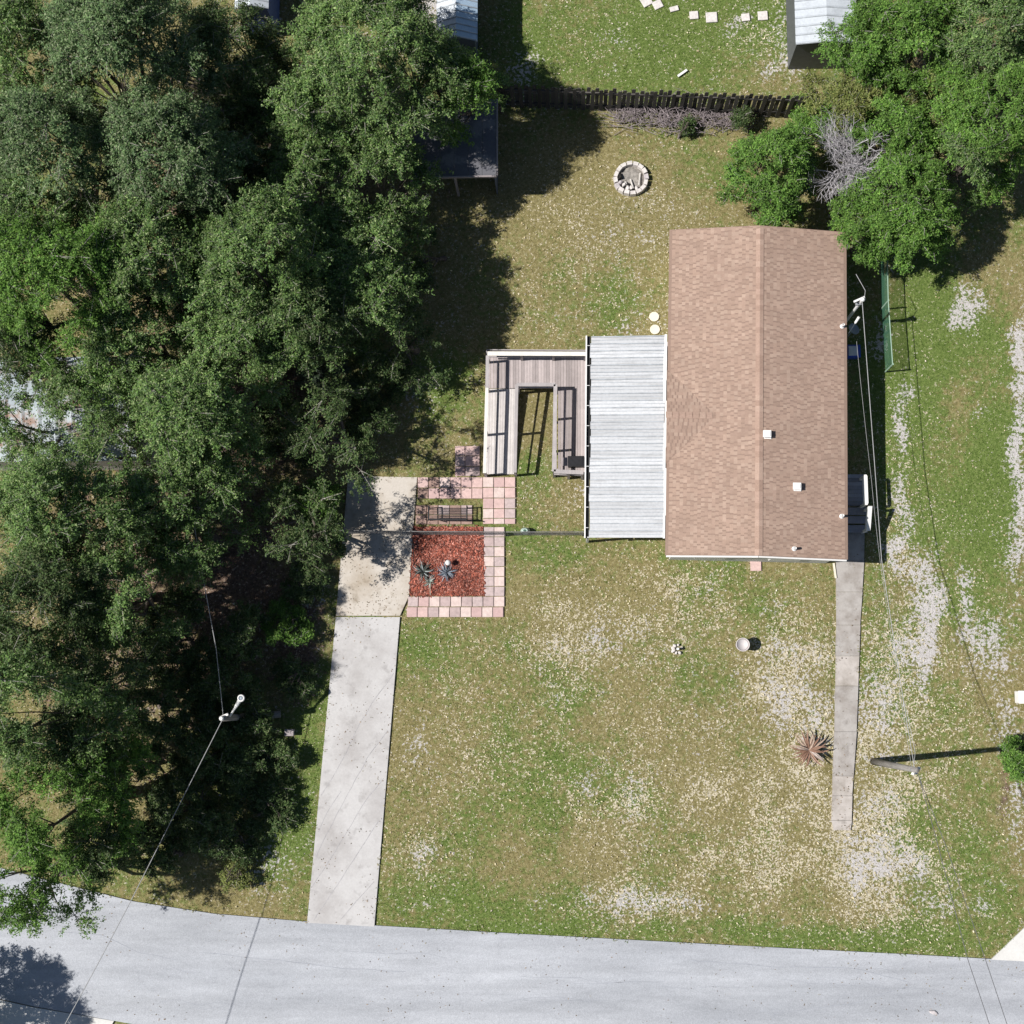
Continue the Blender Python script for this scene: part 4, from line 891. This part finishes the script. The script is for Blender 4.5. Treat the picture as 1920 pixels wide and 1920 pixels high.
# dark flat roofed shed
p0, p1 = at(772, 331, 2.25), at(931, 188, 2.25); ds = thing('dark_shed', ((p0.x + p1.x) / 2, (p0.y + p1.y) / 2, 0), 'open sided shed with dark flat roof under the big oak', 'shed')
MB().beam((p1.x - .08, p0.y + .1, 1.05), (p1.x - .08, p1.y - .1, 1.1), .05, 2.1).build('side_wall', M['bluegreywall'], ds)
mid0 = (p0.x + p1.x) / 2
for xx in (p0.x + .1, mid0): MB().beam((xx, p1.y - .1, 0), (xx, p1.y - .1, 2.2), .09, .09).build('post', M['tub'], ds)
MB().beam((mid0, p0.y + .1, 0), (mid0, p0.y + .1, 2.15), .09, .09).build('post', M['tub'], ds)
mid = (p0.x + p1.x) / 2
for k in range(6):
    xa, xb_ = p0.x + (p1.x - p0.x) * k / 6, p0.x + (p1.x - p0.x) * (k + 1) / 6 - .01
    MB().hexa([(xa, p0.y, 2.17), (xb_, p0.y, 2.17), (xb_, p1.y, 2.29), (xa, p1.y, 2.29), (xa, p0.y, 2.22 + .002 * (k % 2)), (xb_, p0.y, 2.22 + .002 * (k % 2)), (xb_, p1.y, 2.34), (xa, p1.y, 2.34)]).build('roof_sheet', M['darkroof'], ds)
MB().beam((p0.x, p0.y - .03, 2.2), (p1.x, p0.y - .03, 2.2), .05, .12).build('front_fascia', M['tub'], ds); MB().beam((p1.x + .03, p0.y, 2.2), (p1.x + .03, p1.y, 2.32), .05, .12).build('side_fascia', M['tub'], ds)
MB().beam((p0.x - .02, p0.y - .1, 0), (p0.x - .02, p0.y - .1, 2.12), .07, .07).build('corner_post', M['tub'], ds)

# ------------------------------------------------------------------ trees
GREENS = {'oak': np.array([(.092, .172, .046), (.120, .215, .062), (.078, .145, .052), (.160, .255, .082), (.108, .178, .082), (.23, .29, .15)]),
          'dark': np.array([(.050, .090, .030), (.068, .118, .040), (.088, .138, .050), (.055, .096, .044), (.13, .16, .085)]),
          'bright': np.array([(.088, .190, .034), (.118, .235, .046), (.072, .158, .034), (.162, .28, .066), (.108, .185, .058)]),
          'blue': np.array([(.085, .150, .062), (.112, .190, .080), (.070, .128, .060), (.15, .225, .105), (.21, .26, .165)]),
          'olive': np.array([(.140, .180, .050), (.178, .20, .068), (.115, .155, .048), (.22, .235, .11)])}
def leaf_quads(pos, nrm_bias, L0, L1, r, cols, tone):
    n = len(pos); nr = nrm_bias + r.normal(0, .55, (n, 3)) + np.array([0, 0, .55]); nr /= np.linalg.norm(nr, axis=1, keepdims=True) + 1e-9
    t1 = np.cross(nr, r.normal(0, 1, (n, 3))); t1 /= np.linalg.norm(t1, axis=1, keepdims=True) + 1e-9; t2 = np.cross(nr, t1)
    L = r.uniform(L0, L1, (n, 1)); Wd = L * r.uniform(.38, .6, (n, 1)); v = np.empty((n, 3, 3))
    v[:, 0] = pos - t1 * L * .45 - t2 * Wd * .45; v[:, 1] = pos - t1 * L * .2 + t2 * Wd * .55; v[:, 2] = pos + t1 * L * .55 - nr * L * .12
    c = np.array([1.16, 1.12, 1.0]) * cols[r.integers(0, len(cols), n)] * (tone * r.uniform(.75, 1.25, n))[:, None]
    return v.reshape(-1, 3), np.repeat(c, 3, 0)
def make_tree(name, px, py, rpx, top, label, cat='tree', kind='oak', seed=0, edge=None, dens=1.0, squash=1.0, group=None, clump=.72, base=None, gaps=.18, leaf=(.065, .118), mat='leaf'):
    """crown centre seen at (px,py), radius rpx in survey pixels, top height in metres"""
    r = np.random.default_rng(1000 + seed); edge = top * .55 if edge is None else edge
    cc = at(px, py, (top + edge) / 2 + .3); R = rpx / (F / (CAMH - (top + edge) / 2))
    bpos = Vector((cc.x + r.uniform(-.6, .6), cc.y + r.uniform(-.6, .6), 0)) if base is None else at(*base)
    t_ = thing(name, bpos, label, cat, group); off = np.array(bpos)
    # clump centres on a lumpy dome
    pts = []; tries = 0; target = int(dens * (4.3 if clump > .7 else 3.6) * (R / clump) ** 2 * squash) + 4
    ph = r.uniform(0, 6.28, 3)
    while len(pts) < target and tries < target * 20:
        tries += 1; a = r.uniform(0, 2 * np.pi); q = np.sqrt(r.uniform(0, 1)); lob = 1 + .13 * np.sin(3 * a + ph[0]) + .09 * np.sin(5 * a + ph[1]) + .06 * np.sin(8 * a + ph[2])
        x, y = cc.x + R * q * lob * np.cos(a), cc.y + R * q * lob * np.sin(a) * squash
        if vnoise(np.array([x]), np.array([y]), 1.5, seed)[0] < gaps + .04: continue
        z = edge + (top - edge) * (1 - q ** 2.4) + .95 * (vnoise(np.array([x]), np.array([y]), 1.3, 50 + seed)[0] - .5) * 2
        cr = clump * r.uniform(.65, 1.25)
        if all((x - p[0]) ** 2 + (y - p[1]) ** 2 + .6 * (z - p[2]) ** 2 > (.43 * clump) ** 2 for p in pts): pts.append((x, y, max(z, .5), cr))
    V = []; Cc = []; tw = MB(); cols = GREENS[kind]
    for (x, y, z, cr) in pts:
        tone0 = r.uniform(.8, 1.2); nt = int(20 * (cr / .7) ** 1.4 * max(.5, min(dens, 1.3))) + 5; dirs = r.normal(0, 1, (nt, 3)); dirs[:, 2] = np.abs(dirs[:, 2]) * .8 - .12; dirs /= np.linalg.norm(dirs, axis=1, keepdims=True)
        lens = cr * r.uniform(.65, 1.15, nt); nl = 42
        tt = r.uniform(.3, 1.04, (nt, nl)); P = np.array([x, y, z]) + dirs[:, None] * (lens[:, None] * tt)[..., None] * np.array([1, 1, .75]) + r.normal(0, .055, (nt, nl, 3)); P[..., 2] += -.12 * tt ** 2
        nb_ = np.repeat(dirs, nl, 0) * .5; v, c = leaf_quads(P.reshape(-1, 3), nb_, leaf[0], leaf[1], r, cols, np.full(nt * nl, tone0) * np.repeat(r.uniform(.85, 1.15, nt), nl)); V.append(v); Cc.append(c)
        for k in range(0, nt, 4):
            e = np.array([x, y, z]) + dirs[k] * lens[k] * np.array([1, 1, .75]); tw.tube([(x, y, z), tuple(e)], [.016, .005], 3, False)
    V = np.concatenate(V) - off; Cc = np.concatenate(Cc)
    cr_ = link('crown', np_mesh('crown', V, np.arange(len(V)), 3, M[mat], {'tint': Cc}), t_)
    tag(tw.build('twigs', M['twig'], t_), kind='stuff')
    # trunk, limbs to clumps
    tb_ = MB(); fork = max(.4, edge * .45); tr = .05 + .022 * top; tip = Vector((bpos.x * .6 + cc.x * .4, bpos.y * .6 + cc.y * .4, fork))
    tb_.tube([bpos - Vector((0, 0, .2)), bpos.lerp(tip, .25) + Vector((r.uniform(-.1, .1), r.uniform(-.1, .1), 0)), tip], [tr * 1.5, tr, tr * .85], 9)
    nlimb = max(4, int(R * 1.5)); ang = np.array([math.atan2(p[1] - tip.y, p[0] - tip.x) for p in pts]); order = np.argsort(ang)
    for grp in np.array_split(order, nlimb):
        if len(grp) == 0: continue
        g = np.array([pts[i][:3] for i in grp]); m_ = Vector(g.mean(0)); m_.z -= .9; hub = tip.lerp(m_, .75); hub.z = max(hub.z, fork + .3)
        md = tip.lerp(hub, .5) + Vector((r.uniform(-.3, .3), r.uniform(-.3, .3), r.uniform(.1, .5))); tb_.tube([tip, md, hub], [tr * .5, tr * .32, tr * .2], 6)
        for i in grp:
            e = Vector(pts[i][:3]); q = hub.lerp(e, .55) + Vector((r.uniform(-.2, .2), r.uniform(-.2, .2), r.uniform(-.1, .25))); tb_.tube([hub, q, e], [tr * .16, tr * .09, .012], 3, False)
    tb_.build('trunk', M['bark'], t_)
    return t_
LT_ = [ # px, py, r, top, kind, density, gaps, label
    (690, 120, 190, 7.6, 'oak', 1.15, .03, 'large oak crown reaching right over the small dark shed'),
    (635, 345, 160, 5.8, 'oak', 1.05, .08, 'oak crown just left of the small dark shed'),
    (660, 520, 125, 5.0, 'oak', 1.05, .08, 'oak crown with shaded right edge above the dark palm'),
    (430, 110, 120, 7.0, 'dark', .9, .2, 'shaded dark crown below the blue trailer'),
    (225, 100, 190, 10.0, 'blue', 1.1, .06, 'broad oak crown at the top left of the photo'),
    (310, 290, 150, 9.4, 'blue', 1.1, .08, 'oak crown left of the deep dark hollow'),
    (80, 290, 150, 9.6, 'blue', 1.1, .08, 'oak crown at the left edge below the top corner'),
    (470, 470, 150, 8.6, 'oak', 1.1, .06, 'oak crown in the middle of the left woods'),
    (270, 490, 130, 9.0, 'oak', 1.05, .10, 'oak crown above the rusty metal roof on its right'),
    (100, 520, 165, 9.8, 'bright', 1.1, .06, 'bright green crown above the rusty metal roof at the left'),
    (365, 770, 125, 7.2, 'oak', 1.1, .05, 'oak crown overhanging the right end of the rusty roof'),
    (150, 730, 80, 7.4, 'oak', .7, .34, 'thin crown hanging over the middle of the rusty roof'),
    (130, 960, 130, 8.8, 'oak', 1.0, .14, 'oak crown just below the rusty roof at the left'),
    (325, 960, 105, 6.0, 'oak', 1.0, .16, 'oak crown below the right end of the rusty roof'),
    (70, 1130, 135, 9.2, 'dark', 1.0, .14, 'dark oak crown at the left edge halfway down'),
    (215, 1110, 95, 7.2, 'oak', 1.0, .18, 'oak crown beside the shaded grass hollow'),
    (50, 1310, 125, 9.4, 'oak', .95, .18, 'oak crown at the left edge level with the street lamp'),
    (150, 1390, 88, 6.0, 'dark', .9, .2, 'darker low crown left of the overhead wire'),
    (100, 1510, 120, 8.2, 'bright', 1.0, .14, 'green crown above the road bend'),
    (45, 1660, 80, 6.6, 'bright', .85, .16, 'leafy crown hanging over the road at lower left'),
    (50, 70, 120, 8.6, 'oak', 1.0, .10, 'oak crown in the very top left corner'),
    (470, 250, 105, 5.6, 'dark', .85, .10, 'sunken dark crown filling the hollow between the big oaks'),
    (400, 370, 95, 6.4, 'dark', .85, .12, 'dark crown at the lower end of the deep hollow'),
    (560, 215, 80, 7.0, 'oak', .9, .12, 'oak crown on the left flank of the big right oak'),
    (60, 420, 100, 8.6, 'oak', .95, .12, 'oak crown at the left edge above the bright green one'),
    (235, 620, 95, 7.6, 'oak', .95, .14, 'oak crown along the upper edge of the rusty roof'),
    (40, 650, 70, 7.2, 'dark', .9, .14, 'dark crown at the left edge over the rusty roof'),
    (545, 560, 100, 6.0, 'oak', .95, .12, 'oak crown left of the shaded crown above the palm'),
    (330, 1010, 70, 5.0, 'dark', .8, .15, 'low dark crown by the grassy hollow'),
    (180, 1250, 90, 6.4, 'dark', .9, .14, 'dark crown above the fallen shade left of the lamp'),
    (180, 1570, 70, 5.2, 'dark', .9, .15, 'dark crown at the top of the road verge'),
    (865, 165, 62, 6.0, 'bright', 1.0, .05, 'leafy limb reaching over the corner of the dark flat roofed shed'),
    (800, 90, 55, 6.6, 'oak', .9, .08, 'crown edge beside the white and blue metal shed'),
    (440, 640, 100, 6.8, 'oak', 1.0, .08, 'oak crown above the right end of the rusty roof'),
    (405, 900, 75, 5.4, 'oak', .6, .5, 'small oak crown by the dark forked branch'),
    (40, 960, 90, 8.4, 'oak', 1.0, .08, 'oak crown at the left edge just under the rusty roof'),
    (45, 780, 70, 7.0, 'oak', .75, .6, 'loose leafy crown over the left end of the rusty roof'),
    (205, 815, 60, 6.8, 'oak', .7, .7, 'loose leafy crown over the lower edge of the rusty roof'),
    (590, 600, 80, 6.2, 'dark', .85, .24, 'dark shaded crown above the dark palm'),
    (610, 800, 95, 5.2, 'dark', .5, .34, 'dark sparse crown left of the parking pad'),
    (740, 630, 80, 3.8, 'dark', .6, .60, 'dark crown edge left of the ramp lawn'),
    (545, 980, 80, 4.6, 'dark', .4, .36, 'thin dark crown left of the concrete pad top'),
]
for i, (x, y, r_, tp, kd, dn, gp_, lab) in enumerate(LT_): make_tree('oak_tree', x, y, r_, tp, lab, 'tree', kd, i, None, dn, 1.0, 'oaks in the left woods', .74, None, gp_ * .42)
RT_ = [(1452, 315, 76, 4.2, 'bright', 1.7, .0, 'bright green tree touching the back of the roof'), (1628, 418, 64, 4.0, 'bright', 1.15, .02, 'green crown overlapping the upper right roof corner'),
       (1705, 375, 108, 5.0, 'bright', 1.15, .04, 'green crown right of the bare grey tree'), (1670, 245, 82, 4.8, 'bright', 1.1, .06, 'narrow green crown above the bare grey tree'),
       (1632, 80, 80, 5.2, 'bright', 1.15, .04, 'green crown covering the white roofed shed'), (1715, 65, 100, 5.8, 'bright', 1.1, .08, 'green crown at the top edge left of the corner'),
       (1855, 60, 120, 6.4, 'oak', 1.1, .06, 'green crown filling the top right corner'), (1855, 220, 118, 6.0, 'bright', 1.1, .08, 'green crown at the right edge beside the twiggy grey branches'),
       (1590, 185, 70, 3.8, 'olive', .95, .12, 'olive reddish shrubby crown at the end of the picket fence'), (1770, 165, 70, 4.0, 'olive', .7, .2, 'thin olive crown among dead twigs at upper right'),
       (1520, 240, 48, 3.2, 'bright', 1.0, .08, 'small green crown between the fence end and the bare tree'), (1790, 300, 70, 4.6, 'oak', 1.0, .08, 'darker green crown above the shaded grass at right')]
for i, (x, y, r_, tp, kd, dn, gp_, lab) in enumerate(RT_): make_tree('small_tree', x, y, r_, tp, lab, 'tree', kd, 60 + i, tp * .42, dn, 1.0, 'trees in the back right corner', .52, None, gp_, (.062, .115))
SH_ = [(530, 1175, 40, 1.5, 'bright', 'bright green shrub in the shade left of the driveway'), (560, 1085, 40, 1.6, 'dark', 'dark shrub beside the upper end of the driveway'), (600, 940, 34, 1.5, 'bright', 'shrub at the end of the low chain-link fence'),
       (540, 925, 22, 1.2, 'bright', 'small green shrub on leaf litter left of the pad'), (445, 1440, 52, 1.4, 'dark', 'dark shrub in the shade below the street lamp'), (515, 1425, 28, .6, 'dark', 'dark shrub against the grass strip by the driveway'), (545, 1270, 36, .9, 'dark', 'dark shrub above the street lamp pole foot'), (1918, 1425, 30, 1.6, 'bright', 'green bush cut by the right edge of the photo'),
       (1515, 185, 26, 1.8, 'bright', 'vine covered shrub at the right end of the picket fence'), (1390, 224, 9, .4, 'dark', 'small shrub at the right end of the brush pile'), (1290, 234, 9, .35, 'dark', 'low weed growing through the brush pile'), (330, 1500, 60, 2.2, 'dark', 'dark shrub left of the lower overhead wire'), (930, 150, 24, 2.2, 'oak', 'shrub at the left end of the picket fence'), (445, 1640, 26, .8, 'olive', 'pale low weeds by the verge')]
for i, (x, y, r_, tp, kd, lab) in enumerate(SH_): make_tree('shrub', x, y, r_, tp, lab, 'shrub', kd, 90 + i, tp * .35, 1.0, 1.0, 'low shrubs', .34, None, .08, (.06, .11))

USL = ('in the shaded grassy hollow left of the lamp wire', 'crossed by the upper overhead wire', 'in the darkest hollow under the left oaks', 'just left of the street lamp foot', 'under the middle of the lower overhead wire', 'by the verge under the road bend oak', 'right of the street lamp head', 'above the street lamp on the litter strip',
       'left of the fallen log in deep shade', 'nearest the green verge below the lamp', 'left of the forked shade above the pad', 'below and right of the dark palm', 'at the top left corner of the parking pad', 'left of the pad just below the fence end', 'below the dark flat roofed shed')
for i, (x, y, r_, tp) in enumerate(((330, 1180, 70, 2.4), (405, 1260, 62, 2.2), (300, 1320, 70, 2.6), (385, 1390, 66, 2.2), (420, 1560, 56, 1.8), (300, 1590, 56, 1.8), (470, 1330, 46, 1.5), (450, 1180, 44, 1.8), (250, 1450, 60, 2.4), (500, 1500, 46, 1.3), (520, 800, 60, 2.2), (700, 700, 56, 2.2), (690, 800, 50, 1.8), (610, 1010, 40, 1.5), (800, 480, 50, 1.8))):
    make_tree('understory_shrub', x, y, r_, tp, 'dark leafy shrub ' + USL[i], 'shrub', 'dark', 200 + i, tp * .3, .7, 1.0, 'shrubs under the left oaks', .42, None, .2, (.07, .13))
# bare grey trees
def bare_tree(name, base, crown, R, top, seed, label, n=9, depth=4):
    r_ = random.Random(seed); b = MB(); b0 = at(*base); t_ = thing(name, b0, label, 'tree'); c = at(*crown, top * .75)
    def grow(p, d, L, rad, k):
        pts = [p]; q = p.copy(); dd = d.copy()
        for _ in range(3): dd = (dd + Vector((r_.uniform(-.28, .28), r_.uniform(-.28, .28), r_.uniform(-.16, .16)))).normalized(); q = q + dd * L / 3; q.z = max(.3, q.z); pts.append(q.copy())
        b.tube(pts, [rad, rad * .85, rad * .7, rad * .5], 5 if k > 1 else 3, False)
        if k > 0:
            for j in range(r_.randint(3, 5)):
                i0 = r_.randint(1, 3); nd = (dd + Vector((r_.uniform(-.9, .9), r_.uniform(-.9, .9), r_.uniform(-.35, .4)))).normalized(); grow(pts[i0], nd, L * r_.uniform(.5, .8), max(.006, rad * .5), k - 1)
    st = Vector((b0.x, b0.y, top * .35)); MB().tube([b0, b0.lerp(st, .5) + Vector((.08, .05, 0)), st], [.16, .12, .10], 8).build('trunk', M['dead'], t_)
    for j in range(n):
        a = 2 * math.pi * j / n + r_.uniform(-.3, .3); tgt = Vector((c.x + R * .7 * math.cos(a), c.y + R * .7 * math.sin(a), top * r_.uniform(.6, 1.0))); d = (tgt - st).normalized(); grow(st, d, R * .62, .05, depth - 1)
    b.build('branches', M['dead'], t_)
bare_tree('bare_tree', (1590, 345), (1556, 332), 2.1, 5.2, 4, 'bare grey twiggy tree behind the right roof corner', 20)
bare_tree('bare_tree', (1750, 190), (1790, 135), 1.5, 5.8, 9, 'second bare grey tree among the green crowns at upper right', 7)
bare_tree('bare_tree', (1625, 255), (1625, 232), .8, 3.0, 14, 'small bare grey branches between fence end and bare tree', 5, 3)

# brush pile
r_ = random.Random(21); bc0, bc1 = at(1150, 222), at(1400, 232); b = MB()
for i in range(620):
    t0 = r_.random(); p = bc0.lerp(bc1, t0); hgt = .42 * math.sin(math.pi * min(1, max(0, t0 * .9 + .08))); p = Vector((p.x, p.y + r_.gauss(.0, .28) - (.35 * math.exp(-((t0 - .42) / .15) ** 2)) * r_.random(), r_.uniform(.03, .12 + hgt)))
    a = r_.uniform(0, math.pi); L = r_.uniform(.3, 1.1); d = Vector((math.cos(a), math.sin(a) * .7, r_.uniform(-.25, .25))); m_ = p + d * L * .5 + Vector((r_.uniform(-.08, .08), r_.uniform(-.08, .08), r_.uniform(0, .08))); e = p + d * L; e.z = max(.02, e.z)
    b.tube([p, m_, e], [r_.uniform(.008, .02), .009, .004], 4, False)
tag(b.build('brush_pile', basic('purple_grey_brush', (.235, .20, .205), .9, .35, 9)), 'long pile of dead grey brush along the back fence', 'brush pile')

# palms
def palm(name, px, py, ht, n, L, label, seed, cols):
    r_ = random.Random(seed); top = at(px, py, ht); t_ = thing(name, (top.x, top.y, 0), label, 'palm'); m_ = basic('palm_frond', cols, .5, .3, 9)
    MB().tube([(top.x, top.y, -.1), (top.x + .05, top.y, ht * .5), (top.x, top.y, ht)], [.16, .13, .12], 10).build('trunk', M['bark'], t_)
    for i in range(n):
        a = 2 * math.pi * i / n + r_.uniform(-.2, .2); el = r_.uniform(.0, .6); b = MB(); P = []; Lr = L * r_.uniform(.8, 1.1)
        for k in range(9): q = k / 8; P.append(top + Vector((math.cos(a) * Lr * q, math.sin(a) * Lr * q, Lr * (math.sin(el) * q - .55 * q * q))))
        b.tube(P, [.022 - .002 * k for k in range(9)], 4, False)
        sd2 = Vector((-math.sin(a), math.cos(a), 0)); f2 = Vector((math.cos(a), math.sin(a), 0))
        for k in range(26):
            q = .18 + .8 * k / 26; i0 = min(7, int(q * 8)); p = P[i0].lerp(P[i0 + 1], q * 8 - i0); ll = Lr * .30 * math.sin(math.pi * (.15 + .8 * q))
            for s in (-1, 1): e = p + (sd2 * s * .8 + f2 * .55 + Vector((0, 0, -.25))) * ll; w2 = f2 * .018; b.add([p - w2, p + w2, e], [(0, 1, 2)])
        b.build('frond', m_, t_)
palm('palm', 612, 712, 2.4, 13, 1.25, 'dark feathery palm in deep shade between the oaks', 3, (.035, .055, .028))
make_tree('oak_tree', -225, 1925, 78, 5.4, 'tree at the kerb outside the lower left corner', 'tree', 'oak', 141, 2.4, 1.0, 1.0, None, .5)
make_tree('oak_tree', -260, 2010, 90, 6.0, 'tree across the road beyond the lower left corner', 'tree', 'oak', 140, 3.2, .8, 1.0, None, .6)

# ------------------------------------------------------------------ ground cover: blades, dry leaves
def scatter(n, seed):
    r = np.random.default_rng(seed); px = r.uniform(-60, 1980, n); py = r.uniform(-60, 1850, n)
    rx = ROT @ np.stack([(px - 960) / F, -(py - 960) / F, -np.ones(n)]); t_ = -CAMH / rx[2]; x, y = rx[0] * t_, rx[1] * t_
    k = np.ones(n, bool)
    jx, jy = .16 * (fbm(x, y, .25, 301) - .5), .16 * (fbm(x, y, .25, 302) - .5)
    for poly in HARD: k &= ~in_poly(x + jx * 1.6 + r.normal(0, .012, n), y + jy * 1.6 + r.normal(0, .012, n), poly)
    k &= ~(((px > 905) & (px < 967) & (py > 894) & (py < 984)) | ((px > 907) & (px < 946) & (py > 987) & (py < 1119)) | ((px > 764) & (px < 946) & (py > 1118) & (py < 1157)) | ((px > 783) & (px < 905) & (py > 894) & (py < 936)) | ((px > 853) & (px < 900) & (py > 836) & (py < 893)) | ((px > 779) & (px < 886) & (py > 947) & (py < 984)))
    k &= ~in_poly(x, y, [H(-HW + .2, -HL + .2, 0), H(HW - .2, -HL + .2, 0), H(HW - .2, HL - .2, 0), H(-HW + .2, HL - .2, 0)])
    k &= ((x - fp.location.x) ** 2 + (y - fp.location.y) ** 2 > .72 ** 2)
    return x[k], y[k], px[k], py[k], r
x, y, px, py, r = scatter(620000, 5); s_, g_, b_ = masks(x, y)
keep = r.uniform(0, 1, len(x)) < np.clip(.55 + .35 * g_ - .75 * s_ - .35 * b_, .04, 1) * (.45 + .75 * fbm(x, y, .35, 77))
x, y, s_, g_, b_ = x[keep], y[keep], s_[keep], g_[keep], b_[keep]; n = len(x)
gg = np.clip((g_ + 1.3 * (fbm(x, y, .5, 61) - .5) + r.normal(0, .12, n) - .22) / .42, 0, 1)[:, None]
dry = np.array([(.25, .215, .085), (.32, .275, .125), (.19, .165, .060), (.41, .355, .19), (.31, .235, .12)])[r.integers(0, 5, n)]; grn = np.array([(.125, .19, .040), (.16, .228, .052), (.10, .158, .034), (.21, .265, .08)])[r.integers(0, 4, n)]
col = (dry * (1 - gg) + grn * gg) * r.uniform(.75, 1.25, (n, 1))
bb = np.clip((b_ - .35) / .4, 0, 1)[:, None] * .6; col = col * (1 - bb) + np.array([.17, .12, .085]) * bb * r.uniform(.6, 1.4, (n, 1))
a = r.uniform(0, 2 * np.pi, n); hgt = r.uniform(.02, .055, n) * (1 + .5 * gg[:, 0]); lean = r.uniform(.03, .09, n); wd = r.uniform(.008, .018, n)
v = np.empty((n, 3, 3)); z0 = -.035 + .05 * (fbm(x, y, 1.5, 5) - .5)
for poly in HARD: z0[in_poly(x, y, poly)] = .03
v[:, 0] = np.stack([x - np.sin(a) * wd, y + np.cos(a) * wd, z0], 1); v[:, 1] = np.stack([x + np.sin(a) * wd, y - np.cos(a) * wd, z0], 1); v[:, 2] = np.stack([x + np.cos(a) * lean, y + np.sin(a) * lean, z0 + hgt], 1)
go = link('grass', np_mesh('grass', v.reshape(-1, 3), np.arange(n * 3), 3, M['blade'], {'tint': np.repeat(col, 3, 0)})); tag(go, 'short patchy lawn grass around the house', None, None, 'stuff')
# dry leaves and pale flecks in the lawn
x, y, px, py, r = scatter(330000, 8); den = fleck_map(x, y)
k = r.uniform(0, 1, len(x)) < den * .10; x, y = x[k], y[k]
v, f, c = flakes(x, y, .012, r, np.array([(.56, .49, .31), (.50, .42, .25), (.62, .55, .38), (.45, .37, .22), (.58, .52, .42)]), .045, .105, .5, .35)
tag(link('dry_leaf_litter', np_mesh('dry_leaf_litter', v, f, 4, M['chip'], {'tint': c})), 'scattered pale dry leaves over the lawn', None, None, 'stuff')
x, y, px, py, r = scatter(150000, 18); s_, g_, b_ = masks(x, y); k = r.uniform(0, 1, len(x)) < np.clip(b_ - .25, 0, .7); x, y = x[k], y[k]
v, f, c = flakes(x, y, .012, r, np.array([(.26, .17, .125), (.34, .24, .19), (.18, .115, .08), (.42, .33, .27), (.13, .09, .065)]), .06, .13, .5, .5)
tag(link('fallen_leaf_litter', np_mesh('fallen_leaf_litter', v, f, 4, M['chip'], {'tint': c})), 'brown fallen oak leaves under the trees', None, None, 'stuff')

r = np.random.default_rng(55); LX = []; LY = []; LZ_ = []
for poly, n_, z_ in ((PAD, 420, .042), (DRIVE, 260, .04), (ROAD, 1500, .028), (WALK, 160, .055)):
    xs = [p[0] for p in poly]; ys = [p[1] for p in poly]; x = r.uniform(max(-24, min(xs)), min(20, max(xs)), n_ * 6); y = r.uniform(max(-16, min(ys)), max(ys), n_ * 6); k = in_poly(x, y, poly) & (r.uniform(0, 1, n_ * 6) < np.clip(2.2 * (fbm(x, y, 1.3, 500) - .42), .02, 1)); x, y = x[k][:n_], y[k][:n_]
    LX.append(x); LY.append(y); LZ_.append(np.full(len(x), z_))
v, f, c = flakes(np.concatenate(LX), np.concatenate(LY), np.concatenate(LZ_), r, np.array([(.20, .14, .09), (.28, .21, .15), (.13, .10, .07), (.22, .20, .14)]), .03, .075, .5, .2)
tag(link('paving_leaf_litter', np_mesh('paving_leaf_litter', v, f, 4, M['chip'], {'tint': c})), 'scattered brown leaves and grit on the concrete and road', None, None, 'stuff')
